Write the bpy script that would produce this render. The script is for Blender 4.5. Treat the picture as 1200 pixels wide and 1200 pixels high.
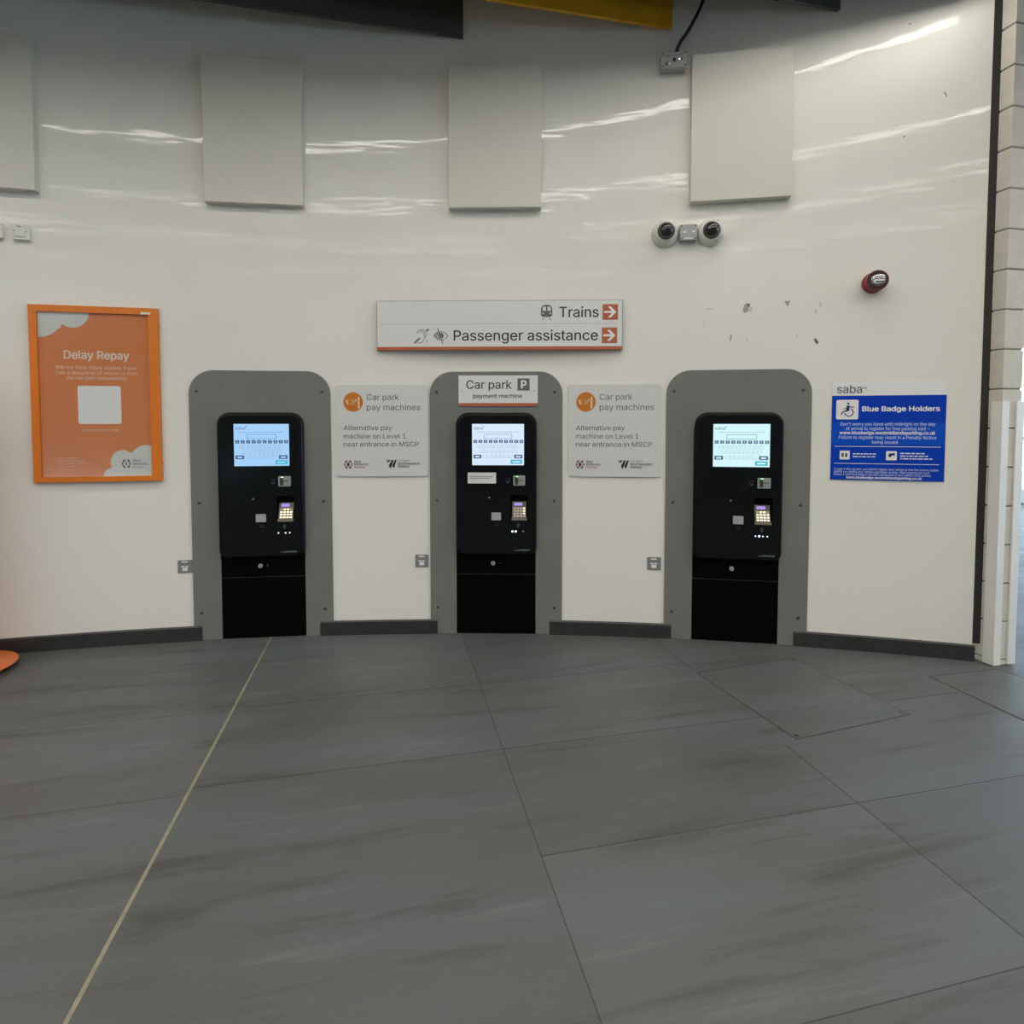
import bpy, math, random
from mathutils import Vector
from mathutils.geometry import tessellate_polygon, delaunay_2d_cdt

random.seed(7)
for o in list(bpy.data.objects):
    bpy.data.objects.remove(o)
scene = bpy.context.scene
col = scene.collection
PI = math.pi

# ------------------------------------------------------------------ camera, world, lights, exposure
cam_d = bpy.data.cameras.new('camera')
cam = bpy.data.objects.new('camera', cam_d)
col.objects.link(cam)
cam.location = (0, 0, 1.35)
cam.rotation_euler = (PI / 2 - 0.0432, 0, 0)
cam_d.sensor_fit = 'HORIZONTAL'
cam_d.sensor_width = 36.0
cam_d.lens = 671.04 / 1200 * 36.0
cam_d.shift_y = -(600 - 524.07) / 1200
cam_d.clip_start = 0.05
scene.camera = cam

w = bpy.data.worlds.new('overcast_sky')
scene.world = w
w.use_nodes = True
bg = w.node_tree.nodes['Background']
bg.inputs['Color'].default_value = (0.70, 0.86, 1.0, 1)
bg.inputs['Strength'].default_value = 8.0

LAMP_STRENGTH = 24.0                       # linear ceiling lamps, see the lamp builder
LAMP_COLOR = (1.0, 0.965, 0.90)

vs = scene.view_settings
vs.view_transform = 'Standard'
vs.look = 'None'
vs.exposure = 0.0
vs.gamma = 1.0
vs.use_curve_mapping = False

# ------------------------------------------------------------------ geometry of the place
CX, CY, R = -0.349, -6.9305, 10.5529      # axis and radius of the concave wall
PSI = 0.2165                              # the building grid is turned by this angle
DB = Vector((math.cos(PSI), math.sin(PSI), 0))     # along the baffles, lamps and tile rows
DA = Vector((-math.sin(PSI), math.cos(PSI), 0))    # towards the wall


def grid(b, a, z=0.0):
    v = DB * b + DA * a
    return Vector((v.x, v.y, z))


def wall_pt(s, z=0.0, off=0.0):
    ph = s / R
    return Vector((CX + (R - off) * math.sin(ph), CY + (R - off) * math.cos(ph), z))


def srgb(r, g, b):
    f = lambda c: c / 12.92 if c <= 0.04045 else ((c + 0.055) / 1.055) ** 2.4
    return (f(r / 255), f(g / 255), f(b / 255))


# ------------------------------------------------------------------ materials
def mat(name, color, rough=0.5, metal=0.0, spec=0.5, emit=None, estr=1.0, coat=0.0, coat_rough=0.05, noise=None, bump=None):
    """noise=(scale, amount): slight mottling of the colour; bump=(scale, strength)"""
    m = bpy.data.materials.new(name)
    m.use_nodes = True
    nt = m.node_tree
    b = nt.nodes['Principled BSDF']
    b.inputs['Base Color'].default_value = (*color, 1)
    b.inputs['Roughness'].default_value = rough
    b.inputs['Metallic'].default_value = metal
    b.inputs['Specular IOR Level'].default_value = spec
    b.inputs['Coat Weight'].default_value = coat
    b.inputs['Coat Roughness'].default_value = coat_rough
    if emit:
        b.inputs['Emission Color'].default_value = (*emit, 1)
        b.inputs['Emission Strength'].default_value = estr
    tc = nt.nodes.new('ShaderNodeTexCoord')
    if noise:
        n = nt.nodes.new('ShaderNodeTexNoise')
        n.inputs['Scale'].default_value = noise[0]
        n.inputs['Detail'].default_value = 4
        nt.links.new(tc.outputs['Object'], n.inputs['Vector'])
        r = nt.nodes.new('ShaderNodeValToRGB')
        a = noise[1]
        r.color_ramp.elements[0].position = 0.3
        r.color_ramp.elements[1].position = 0.7
        r.color_ramp.elements[0].color = (*[c * (1 - a) for c in color], 1)
        r.color_ramp.elements[1].color = (*[min(1, c * (1 + a)) for c in color], 1)
        nt.links.new(n.outputs['Fac'], r.inputs['Fac'])
        nt.links.new(r.outputs['Color'], b.inputs['Base Color'])
    if bump:
        n2 = nt.nodes.new('ShaderNodeTexNoise')
        n2.inputs['Scale'].default_value = bump[0]
        n2.inputs['Detail'].default_value = 3
        nt.links.new(tc.outputs['Object'], n2.inputs['Vector'])
        bp = nt.nodes.new('ShaderNodeBump')
        bp.inputs['Strength'].default_value = bump[1]
        bp.inputs['Distance'].default_value = 0.01
        nt.links.new(n2.outputs['Fac'], bp.inputs['Height'])
        nt.links.new(bp.outputs['Normal'], b.inputs['Normal'])
    return m


def make_wall_paint():
    m = mat('white_gloss_wall_paint', (0.80, 0.785, 0.72), rough=0.5, spec=0.15, coat=0.38, coat_rough=0.045)
    nt = m.node_tree
    b = nt.nodes['Principled BSDF']
    tc = nt.nodes.new('ShaderNodeTexCoord')
    mp = nt.nodes.new('ShaderNodeMapping')
    mp.inputs['Scale'].default_value = (1.6, 1.6, 9.0)
    n = nt.nodes.new('ShaderNodeTexNoise')
    n.inputs['Scale'].default_value = 1.2
    n.inputs['Detail'].default_value = 2
    nt.links.new(tc.outputs['Object'], mp.inputs['Vector'])
    nt.links.new(mp.outputs['Vector'], n.inputs['Vector'])
    bp = nt.nodes.new('ShaderNodeBump')
    bp.inputs['Strength'].default_value = 0.35
    bp.inputs['Distance'].default_value = 0.006
    nt.links.new(n.outputs['Fac'], bp.inputs['Height'])
    nt.links.new(bp.outputs['Normal'], b.inputs['Normal'])
    nt.links.new(bp.outputs['Normal'], b.inputs['Coat Normal'])
    n2 = nt.nodes.new('ShaderNodeTexNoise')
    n2.inputs['Scale'].default_value = 0.9
    n2.inputs['Detail'].default_value = 5
    nt.links.new(tc.outputs['Object'], n2.inputs['Vector'])
    r = nt.nodes.new('ShaderNodeValToRGB')
    r.color_ramp.elements[0].position = 0.3
    r.color_ramp.elements[1].position = 0.7
    r.color_ramp.elements[0].color = (0.775, 0.755, 0.69, 1)
    r.color_ramp.elements[1].color = (0.81, 0.795, 0.73, 1)
    nt.links.new(n2.outputs['Fac'], r.inputs['Fac'])
    nt.links.new(r.outputs['Color'], b.inputs['Base Color'])
    return m


def make_floor():
    """grey stone-look slabs: smears drawn out along the tile rows, slab-to-slab tone, fine grain"""
    m = bpy.data.materials.new('grey_floor_slabs')
    m.use_nodes = True
    nt = m.node_tree
    N, L = nt.nodes, nt.links
    b = N['Principled BSDF']
    tc = N.new('ShaderNodeTexCoord')
    rot = N.new('ShaderNodeMapping')
    rot.inputs['Rotation'].default_value = (0, 0, -PSI)
    L.new(tc.outputs['Object'], rot.inputs['Vector'])

    def noise(scale_vec, scale, detail, rough=0.55, dist=0.0):
        mp = N.new('ShaderNodeMapping')
        mp.inputs['Scale'].default_value = scale_vec
        L.new(rot.outputs['Vector'], mp.inputs['Vector'])
        n = N.new('ShaderNodeTexNoise')
        n.inputs['Scale'].default_value = scale
        n.inputs['Detail'].default_value = detail
        n.inputs['Roughness'].default_value = rough
        n.inputs['Distortion'].default_value = dist
        L.new(mp.outputs['Vector'], n.inputs['Vector'])
        return n

    def ramp(src, stops):
        r = N.new('ShaderNodeValToRGB')
        while len(r.color_ramp.elements) < len(stops):
            r.color_ramp.elements.new(0.5)
        for e, (p, c) in zip(r.color_ramp.elements, stops):
            e.position = p
            e.color = (*c, 1)
        L.new(src, r.inputs['Fac'])
        return r

    def mix(kind, fac, a, bb):
        x = N.new('ShaderNodeMix')
        x.data_type = 'RGBA'
        x.blend_type = kind
        x.inputs['Factor'].default_value = fac
        L.new(a, x.inputs['A'])
        L.new(bb, x.inputs['B'])
        return x.outputs['Result']

    base = ramp(noise((0.45, 1.3, 1), 1.5, 5, 0.6, 0.4).outputs['Fac'],
                [(0.30, (0.091, 0.091, 0.084)), (0.50, (0.107, 0.113, 0.110)), (0.70, (0.114, 0.130, 0.139))])
    streak = ramp(noise((0.55, 5.5, 1), 1.9, 6, 0.62, 0.5).outputs['Fac'],
                  [(0.30, (0.68, 0.66, 0.61)), (0.45, (1, 1, 1)), (0.59, (1, 1, 1)), (0.74, (1.34, 1.34, 1.31))])
    grain = ramp(noise((1, 1, 1), 140, 2).outputs['Fac'], [(0.3, (0.94, 0.94, 0.94)), (0.7, (1.06, 1.06, 1.06))])
    br = N.new('ShaderNodeTexBrick')       # tone of each slab
    br.offset = 0.0
    br.inputs['Scale'].default_value = 1.0
    br.inputs['Brick Width'].default_value = 1.165
    br.inputs['Row Height'].default_value = 0.6035
    br.inputs['Mortar Size'].default_value = 0.0
    br.inputs['Color1'].default_value = (0.93, 0.93, 0.92, 1)
    br.inputs['Color2'].default_value = (1.07, 1.07, 1.08, 1)
    sh = N.new('ShaderNodeMapping')
    sh.inputs['Location'].default_value = (-0.46 + 1.165 * 20, -0.457 + 0.6035 * 40, 0)
    L.new(rot.outputs['Vector'], sh.inputs['Vector'])
    L.new(sh.outputs['Vector'], br.inputs['Vector'])
    c = mix('MULTIPLY', 1.0, base.outputs['Color'], streak.outputs['Color'])
    c = mix('MULTIPLY', 1.0, c, grain.outputs['Color'])
    c = mix('MULTIPLY', 1.0, c, br.outputs['Color'])
    L.new(c, b.inputs['Base Color'])
    rr_ = ramp(noise((0.5, 3, 1), 2.5, 4).outputs['Fac'], [(0.3, (0.42,) * 3), (0.7, (0.56,) * 3)])
    L.new(rr_.outputs['Color'], b.inputs['Roughness'])
    b.inputs['Specular IOR Level'].default_value = 0.4
    bp = N.new('ShaderNodeBump')
    bp.inputs['Strength'].default_value = 0.12
    bp.inputs['Distance'].default_value = 0.004
    L.new(noise((1, 1, 1), 60, 3).outputs['Fac'], bp.inputs['Height'])
    L.new(bp.outputs['Normal'], b.inputs['Normal'])
    return m


def make_glass(name, gloss, tint=(1, 1, 1), rough=0.03):
    m = bpy.data.materials.new(name)
    m.use_nodes = True
    nt = m.node_tree
    nt.nodes.remove(nt.nodes['Principled BSDF'])
    out = nt.nodes['Material Output']
    t = nt.nodes.new('ShaderNodeBsdfTransparent')
    t.inputs['Color'].default_value = (*tint, 1)
    g = nt.nodes.new('ShaderNodeBsdfGlossy')
    g.inputs['Roughness'].default_value = rough
    mx = nt.nodes.new('ShaderNodeMixShader')
    mx.inputs['Fac'].default_value = gloss
    nt.links.new(t.outputs[0], mx.inputs[1])
    nt.links.new(g.outputs[0], mx.inputs[2])
    nt.links.new(mx.outputs[0], out.inputs['Surface'])
    return m


M = {
    'wall': make_wall_paint(),
    'floor': make_floor(),
    'ceiling': mat('dark_ceiling_void', (0.03, 0.03, 0.03), 0.9),
    'rear': mat('grey_hall_wall', (0.22, 0.22, 0.21), 0.8, noise=(1.5, 0.08)),
    'joint': mat('dark_tile_joint', (0.050, 0.052, 0.052), 0.8),
    'brass': mat('pale_movement_joint', (0.27, 0.25, 0.17), 0.5, noise=(30, 0.15)),
    'skirting': mat('charcoal_skirting', (0.027, 0.027, 0.026), 0.45, noise=(12, 0.2)),
    'strip': mat('dark_sealant_strip', (0.022, 0.021, 0.019), 0.6, noise=(9, 0.2)),
    'block': mat('cream_painted_block', (0.62, 0.58, 0.50), 0.75, noise=(14, 0.05), bump=(90, 0.25)),
    'mortar': mat('dark_mortar_joint', (0.27, 0.245, 0.20), 0.9),
    'guard': mat('white_corner_guard', (0.76, 0.75, 0.70), 0.45, noise=(6, 0.03)),
    'panel': mat('off_white_acoustic_panel', (0.69, 0.67, 0.585), 0.75, noise=(3, 0.02), bump=(220, 0.12)),
    'surround': mat('grey_surround_laminate', (0.182, 0.183, 0.168), 0.6, spec=0.3, noise=(4, 0.05)),
    'screw': mat('dark_screw_head', (0.07, 0.07, 0.065), 0.4, metal=0.6),
    'black': mat('black_cabinet', (0.0016, 0.0016, 0.0018), 0.6, spec=0.05),
    'rim': mat('black_housing_rim', (0.003, 0.003, 0.0035), 0.32, spec=0.2),
    'fascia': mat('dark_glass_fascia', (0.0052, 0.0066, 0.0080), 0.14, spec=0.2),
    'recess': mat('black_recess', (0.003, 0.003, 0.003), 0.7, spec=0.1),
    'grey_metal': mat('grey_reader_metal', (0.34, 0.36, 0.34), 0.4, metal=0.3),
    'green_slot': mat('dark_green_slot', (0.02, 0.045, 0.025), 0.4),
    'silver': mat('silver_plate', (0.52, 0.53, 0.53), 0.35, metal=0.4),
    'keypad': mat('bronze_keypad_body', (0.14, 0.12, 0.095), 0.45, metal=0.2),
    'key': mat('lit_keypad_keys', (0.6, 0.55, 0.42), 0.4, emit=(1.0, 0.93, 0.68), estr=0.75),
    'key_dim': mat('faint_glow_keypad_keys', (0.4, 0.37, 0.31), 0.4, emit=(1.0, 0.93, 0.68), estr=0.12),  # dim keys, with a faint glow put into the material
    'lcd': mat('violet_display', (0.2, 0.16, 0.5), 0.3, emit=(0.33, 0.25, 0.75), estr=0.85),
    'led': mat('white_led', (0.8, 0.9, 1), 0.3, emit=(0.8, 0.93, 1.0), estr=1.6),
    'led_dim': mat('dim_led', (0.2, 0.25, 0.3), 0.3, emit=(0.7, 0.85, 1.0), estr=0.25),
    'green_led': mat('green_led', (0.5, 0.9, 0.5), 0.3, emit=(0.55, 1.0, 0.6), estr=0.9),
    'faint': mat('faint_grey_print', (0.045, 0.047, 0.05), 0.4),
    'brand': mat('grey_badge_print', (0.13, 0.15, 0.17), 0.35),
    'sign': mat('pale_grey_sign_face', (0.72, 0.715, 0.69), 0.5),
    'info': mat('grey_white_sign_face', (0.66, 0.66, 0.635), 0.38, spec=0.4),
    'white': mat('white_print', (0.80, 0.80, 0.78), 0.5),
    'sign_edge': mat('grey_sign_edge', (0.22, 0.22, 0.21), 0.5),
    'ink': mat('charcoal_ink', (0.022, 0.021, 0.022), 0.5),
    'ink_mid': mat('grey_ink', (0.10, 0.10, 0.096), 0.5),
    'icon_grey': mat('icon_grey', (0.125, 0.125, 0.115), 0.5),
    'line': mat('thin_divider_print', (0.40, 0.40, 0.40), 0.5),
    'rust': mat('rust_orange_print', (0.44, 0.115, 0.045), 0.5),
    'orange': mat('orange_frame_paint', (0.72, 0.19, 0.010), 0.38, noise=(5, 0.04)),
    'poster': mat('orange_poster_print', (0.66, 0.225, 0.078), 0.6, spec=0.2),
    'poster_text': mat('cream_poster_print', (0.80, 0.68, 0.57), 0.6),
    'poster_faint': mat('faint_poster_print', (0.66, 0.40, 0.25), 0.6),
    'cloud': mat('pale_cloud_print', (0.62, 0.63, 0.58), 0.6),
    'glazing': make_glass('poster_glazing', 0.05),
    'round_orange': mat('orange_disc_print', (0.56, 0.17, 0.012), 0.45),
    'round_mid': mat('pale_orange_print', (0.62, 0.29, 0.085), 0.45),
    'round_white': mat('cream_orange_print', (0.80, 0.60, 0.40), 0.45),
    'green_logo': mat('green_logo_print', (0.06, 0.20, 0.12), 0.5),
    'red_logo': mat('red_logo_print', (0.30, 0.06, 0.04), 0.5),
    'blue': mat('royal_blue_print', (0.002, 0.046, 0.44), 0.42, spec=0.15),
    'blue_mid': mat('brighter_blue_print', (0.003, 0.080, 0.52), 0.42, spec=0.15),
    'blue_text': mat('pale_blue_white_print', (0.68, 0.75, 0.88), 0.5),
    'saba': mat('slate_green_print', (0.07, 0.12, 0.115), 0.5),
    'plastic': mat('white_plastic', (0.72, 0.71, 0.65), 0.4),
    'plastic_grey': mat('light_grey_plastic', (0.40, 0.405, 0.40), 0.45),
    'dome_white': mat('white_camera_body', (0.70, 0.69, 0.63), 0.35),
    'dome': mat('smoked_dome', (0.008, 0.008, 0.008), 0.06, spec=0.6, coat=0.5),
    'dome_ring': mat('grey_dome_ring', (0.10, 0.095, 0.08), 0.35),
    'cable': mat('black_cable_sheath', (0.008, 0.008, 0.008), 0.5),
    'red': mat('red_alarm_body', (0.26, 0.018, 0.022), 0.4),
    'dark_red': mat('dark_red_ring', (0.075, 0.005, 0.010), 0.35),
    'lens': mat('clear_alarm_lens', (0.30, 0.30, 0.29), 0.12, metal=0.75),
    'lens_white': mat('white_flash_tube', (0.85, 0.82, 0.80), 0.25),
    'scuff': mat('grey_paint_scar', (0.36, 0.35, 0.31), 0.8),
    'scuff_light': mat('faint_paint_scar', (0.60, 0.585, 0.53), 0.8),
    'scuff_dark': mat('dark_paint_scar', (0.13, 0.125, 0.105), 0.8),
    'baffle': mat('charcoal_baffle', (0.070, 0.074, 0.071), 0.6, noise=(3, 0.1)),
    'yellow': mat('yellow_baffle', (0.60, 0.30, 0.010), 0.5, noise=(3, 0.06)),
    'sticker': mat('grey_sticker', (0.20, 0.20, 0.19), 0.5),
    'paper': mat('white_paper_label', (0.72, 0.71, 0.68), 0.7),
    'frame_white': mat('white_window_frame', (0.75, 0.77, 0.78), 0.4),
    'pane': make_glass('facade_glass', 0.08, (0.93, 0.97, 1.0)),
    'housing': mat('grey_lamp_housing', (0.30, 0.30, 0.30), 0.5),
    'diffuser': mat('lit_lamp_diffuser', (0.8, 0.8, 0.8), 0.5, emit=LAMP_COLOR, estr=LAMP_STRENGTH),
    'totem': mat('orange_totem', (0.62, 0.15, 0.03), 0.4),
}


def screen_mats(tag, back):
    return {
        'back': mat('display_glow_' + tag, (0.02, 0.02, 0.02), 0.25, emit=back, estr=1.0),
        'dark': mat('display_dark_keys_' + tag, (0.02, 0.02, 0.02), 0.25, emit=(back[0] * 0.09 + 0.02, back[1] * 0.11 + 0.03, back[2] * 0.17 + 0.05), estr=1.0),
        'mid': mat('display_outlines_' + tag, (0.02, 0.02, 0.02), 0.25, emit=tuple(c * 0.36 for c in back), estr=1.0),
        'key': mat('display_light_keys_' + tag, (0.02, 0.02, 0.02), 0.25, emit=tuple(min(1.1, c * 0.90 + 0.09) for c in back), estr=1.0),
        'teal': mat('display_button_' + tag, (0.02, 0.02, 0.02), 0.25, emit=(0.04, 0.46, 0.60), estr=1.0),
    }


# ------------------------------------------------------------------ mesh helpers
class MB:
    """collects faces with a material each; y points into the wall, -y towards the viewer"""

    def __init__(self):
        self.v, self.f, self.m, self.mats = [], [], [], []

    def mi(self, m):
        if m not in self.mats:
            self.mats.append(m)
        return self.mats.index(m)

    def add(self, verts, faces, m):
        o = len(self.v)
        i = self.mi(m)
        self.v += [tuple(p) for p in verts]
        for f in faces:
            self.f.append([o + k for k in f])
            self.m.append(i)

    def box(self, x0, x1, y0, y1, z0, z1, m):
        v = [(x0, y0, z0), (x1, y0, z0), (x1, y1, z0), (x0, y1, z0), (x0, y0, z1), (x1, y0, z1), (x1, y1, z1), (x0, y1, z1)]
        self.add(v, [(0, 1, 5, 4), (1, 2, 6, 5), (2, 3, 7, 6), (3, 0, 4, 7), (4, 5, 6, 7), (3, 2, 1, 0)], m)

    def obox(self, o, ux, uy, uz, m):
        o, ux, uy, uz = Vector(o), Vector(ux), Vector(uy), Vector(uz)
        v = [o, o + ux, o + ux + uy, o + uy, o + uz, o + ux + uz, o + ux + uy + uz, o + uy + uz]
        self.add(v, [(0, 1, 5, 4), (1, 2, 6, 5), (2, 3, 7, 6), (3, 0, 4, 7), (4, 5, 6, 7), (3, 2, 1, 0)], m)

    def flat(self, pts, y, m):
        """a printed shape: polygon in (x, z) at depth y, facing the viewer"""
        self.add([(x, y, z) for x, z in pts], [ccw(pts)], m)

    def rect(self, x0, z0, x1, z1, y, m):
        self.flat([(x0, z0), (x1, z0), (x1, z1), (x0, z1)], y, m)

    def disc(self, x, z, r, y, m, n=28, rz=None):
        rz = rz or r
        self.flat([(x + r * math.cos(2 * PI * k / n), z + rz * math.sin(2 * PI * k / n)) for k in range(n)], y, m)

    def ring(self, x, z, r0, r1, y, m, a0=0, a1=2 * PI, n=30, sx=1.0):
        v, f = [], []
        for k in range(n + 1):
            a = a0 + (a1 - a0) * k / n
            v += [(x + r0 * math.cos(a) * sx, y, z + r0 * math.sin(a)), (x + r1 * math.cos(a) * sx, y, z + r1 * math.sin(a))]
        for k in range(n):
            f.append((2 * k, 2 * k + 1, 2 * k + 3, 2 * k + 2))
        self.add(v, f, m)

    def stroke(self, pts, wd, y, m):
        """flat line of a given width through (x, z) points"""
        for (x0, z0), (x1, z1) in zip(pts, pts[1:]):
            d = math.hypot(x1 - x0, z1 - z0) or 1
            nx, nz = -(z1 - z0) / d * wd / 2, (x1 - x0) / d * wd / 2
            self.flat([(x0 + nx, z0 + nz), (x1 + nx, z1 + nz), (x1 - nx, z1 - nz), (x0 - nx, z0 - nz)], y, m)

    def frame(self, x0, z0, x1, z1, t, y, m):
        self.rect(x0, z0, x1, z0 + t, y, m)
        self.rect(x0, z1 - t, x1, z1, y, m)
        self.rect(x0, z0 + t, x0 + t, z1 - t, y, m)
        self.rect(x1 - t, z0 + t, x1, z1 - t, y, m)

    def plate(self, outline, y_front, y_back, m, bevel=0.0, holes=(), m_side=None):
        """solid plate with an (x, z) outline, optional bevelled front edge and through-holes"""
        ol = list(outline)
        if not is_ccw(ol):
            ol.reverse()
        m_side = m_side or m
        front = inset(ol, bevel) if bevel else ol
        loops = [[(x, z, 0) for x, z in front]] + [[(x, z, 0) for x, z in h] for h in holes]
        flatpts = [p for l in loops for p in l]
        tris = tessellate_polygon([[Vector(p) for p in l] for l in loops])
        ft = []
        for t in tris:
            a, b, c = [flatpts[k] for k in t]
            cr = (b[0] - a[0]) * (c[1] - a[1]) - (b[1] - a[1]) * (c[0] - a[0])
            ft.append(tuple(t) if cr > 0 else (t[0], t[2], t[1]))
        self.add([(p[0], y_front, p[1]) for p in flatpts], ft, m)
        self.add([(p[0], y_back, p[1]) for p in flatpts] if not bevel else
                 [(p[0], y_back, p[1]) for l in ([[(x, z) for x, z in ol]] + [list(h) for h in holes]) for p in l],
                 [(t[0], t[2], t[1]) for t in ft], m_side)
        n = len(ol)
        rows = [(front, y_front)]
        if bevel:
            for k in (1, 2, 3):
                a = k / 3 * PI / 2
                rows.append((inset(ol, bevel * (1 - math.sin(a))), y_front + bevel * (1 - math.cos(a))))
        rows.append((ol, y_back))
        for (l0, ya), (l1, yb) in zip(rows, rows[1:]):
            v = [(x, ya, z) for x, z in l0] + [(x, yb, z) for x, z in l1]
            self.add(v, [(k, n + k, n + (k + 1) % n, (k + 1) % n) for k in range(n)], m_side)
        for h in holes:
            hn = len(h)
            v = [(x, y_front, z) for x, z in h] + [(x, y_back, z) for x, z in h]
            self.add(v, [(k, (k + 1) % hn, hn + (k + 1) % hn, hn + k) for k in range(hn)], m_side)

    def lathe(self, prof, m, n=36, cx=0.0, cz=0.0, ax=(0, -1, 0)):
        """profile [(radius, height)] turned about an axis leaving the wall"""
        ax = Vector(ax).normalized()
        u = ax.orthogonal().normalized()
        w_ = ax.cross(u)
        v, f = [], []
        for r, h in prof:
            for k in range(n):
                a = 2 * PI * k / n
                p = Vector((cx, 0, cz)) + ax * h + u * (r * math.cos(a)) + w_ * (r * math.sin(a))
                v.append(tuple(p))
        for j in range(len(prof) - 1):
            for k in range(n):
                f.append((j * n + k, j * n + (k + 1) % n, (j + 1) * n + (k + 1) % n, (j + 1) * n + k))
        f.append(tuple(range(n))[::-1])
        f.append(tuple(range((len(prof) - 1) * n, len(prof) * n)))
        self.add(v, f, m)

    def text(self, s, x0, x1, base, cap, y, m, weight=0.0):
        """lettering between x0 and x1 on a baseline, capitals cap high; weight thickens the strokes"""
        pts, tris, w0, left = glyphs(s)
        k = cap / CAPH
        e = weight * k
        kx = (x1 - x0 - 2 * e) / w0
        offs = [(0, 0)] if weight <= 0 else [(-e, 0), (e, 0), (0, -e * 0.7), (0, e * 0.7)]
        for i, (dx, dz) in enumerate(offs):
            self.add([(x0 + e + (px - left) * kx + dx, y - i * 0.00008, base + pz * k + dz) for px, pz in pts], tris, m)

    def words(self, x0, x1, z, h, y, m, seed=0, fill=0.8):
        """a line of print too small to read: word-shaped dashes"""
        rnd = random.Random(seed)
        x = x0
        while x < x1 - h:
            ww = min(h * rnd.uniform(1.0, 3.6), x1 - x)
            self.rect(x, z, x + ww, z + h * fill, y, m)
            x += ww + h * 0.55

    def build(self, name, parent=None, smooth=False, loc=None, label=None):
        me = bpy.data.meshes.new(name)
        me.from_pydata(self.v, [], self.f)
        for m in self.mats:
            me.materials.append(m)
        me.polygons.foreach_set('material_index', self.m)
        me.update()
        if smooth:
            me.polygons.foreach_set('use_smooth', [True] * len(me.polygons))
            me.set_sharp_from_angle(angle=math.radians(35))
        o = bpy.data.objects.new(name, me)
        col.objects.link(o)
        if parent:
            o.parent = parent
        if loc:
            o.location = loc
        if label:
            o['label'] = label
        return o


def is_ccw(p):
    return sum(p[i][0] * p[(i + 1) % len(p)][1] - p[(i + 1) % len(p)][0] * p[i][1] for i in range(len(p))) > 0


def ccw(p):
    r = tuple(range(len(p)))
    return r if is_ccw(p) else r[::-1]


def inset(p, d):
    out, n = [], len(p)
    for i in range(n):
        a, b, c = Vector(p[i - 1]), Vector(p[i]), Vector(p[(i + 1) % n])
        e0, e1 = (b - a), (c - b)
        if e0.length < 1e-9 or e1.length < 1e-9:
            out.append(tuple(b))
            continue
        n0 = Vector((-e0.y, e0.x)).normalized()
        n1 = Vector((-e1.y, e1.x)).normalized()
        m = n0 + n1
        m = m / max(m.dot(m) / 2, 0.3)
        out.append((b.x + m.x * d, b.y + m.y * d))
    return out


def rr(x0, z0, x1, z1, r, n=7):
    """rounded rectangle outline; r = one radius or (bottom-left, bottom-right, top-right, top-left)"""
    if not isinstance(r, (tuple, list)):
        r = (r,) * 4
    cs = [(x0, z0, 1, 1, PI), (x1, z0, -1, 1, 1.5 * PI), (x1, z1, -1, -1, 0), (x0, z1, 1, -1, 0.5 * PI)]
    out = []
    for (x, z, sx, sz, a0), rad in zip(cs, r):
        if rad <= 0:
            out.append((x, z))
            continue
        for k in range(n + 1):
            a = a0 + PI / 2 * k / n
            out.append((x + sx * rad + rad * math.cos(a), z + sz * rad + rad * math.sin(a)))
    return out


_glyph_cache = {}
try:                                       # Blender's own interface typeface, else its built-in one
    FACE = bpy.data.fonts.load(bpy.utils.system_resource('DATAFILES', path='fonts') + '/Inter.woff2')
except Exception:
    FACE = None


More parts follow.
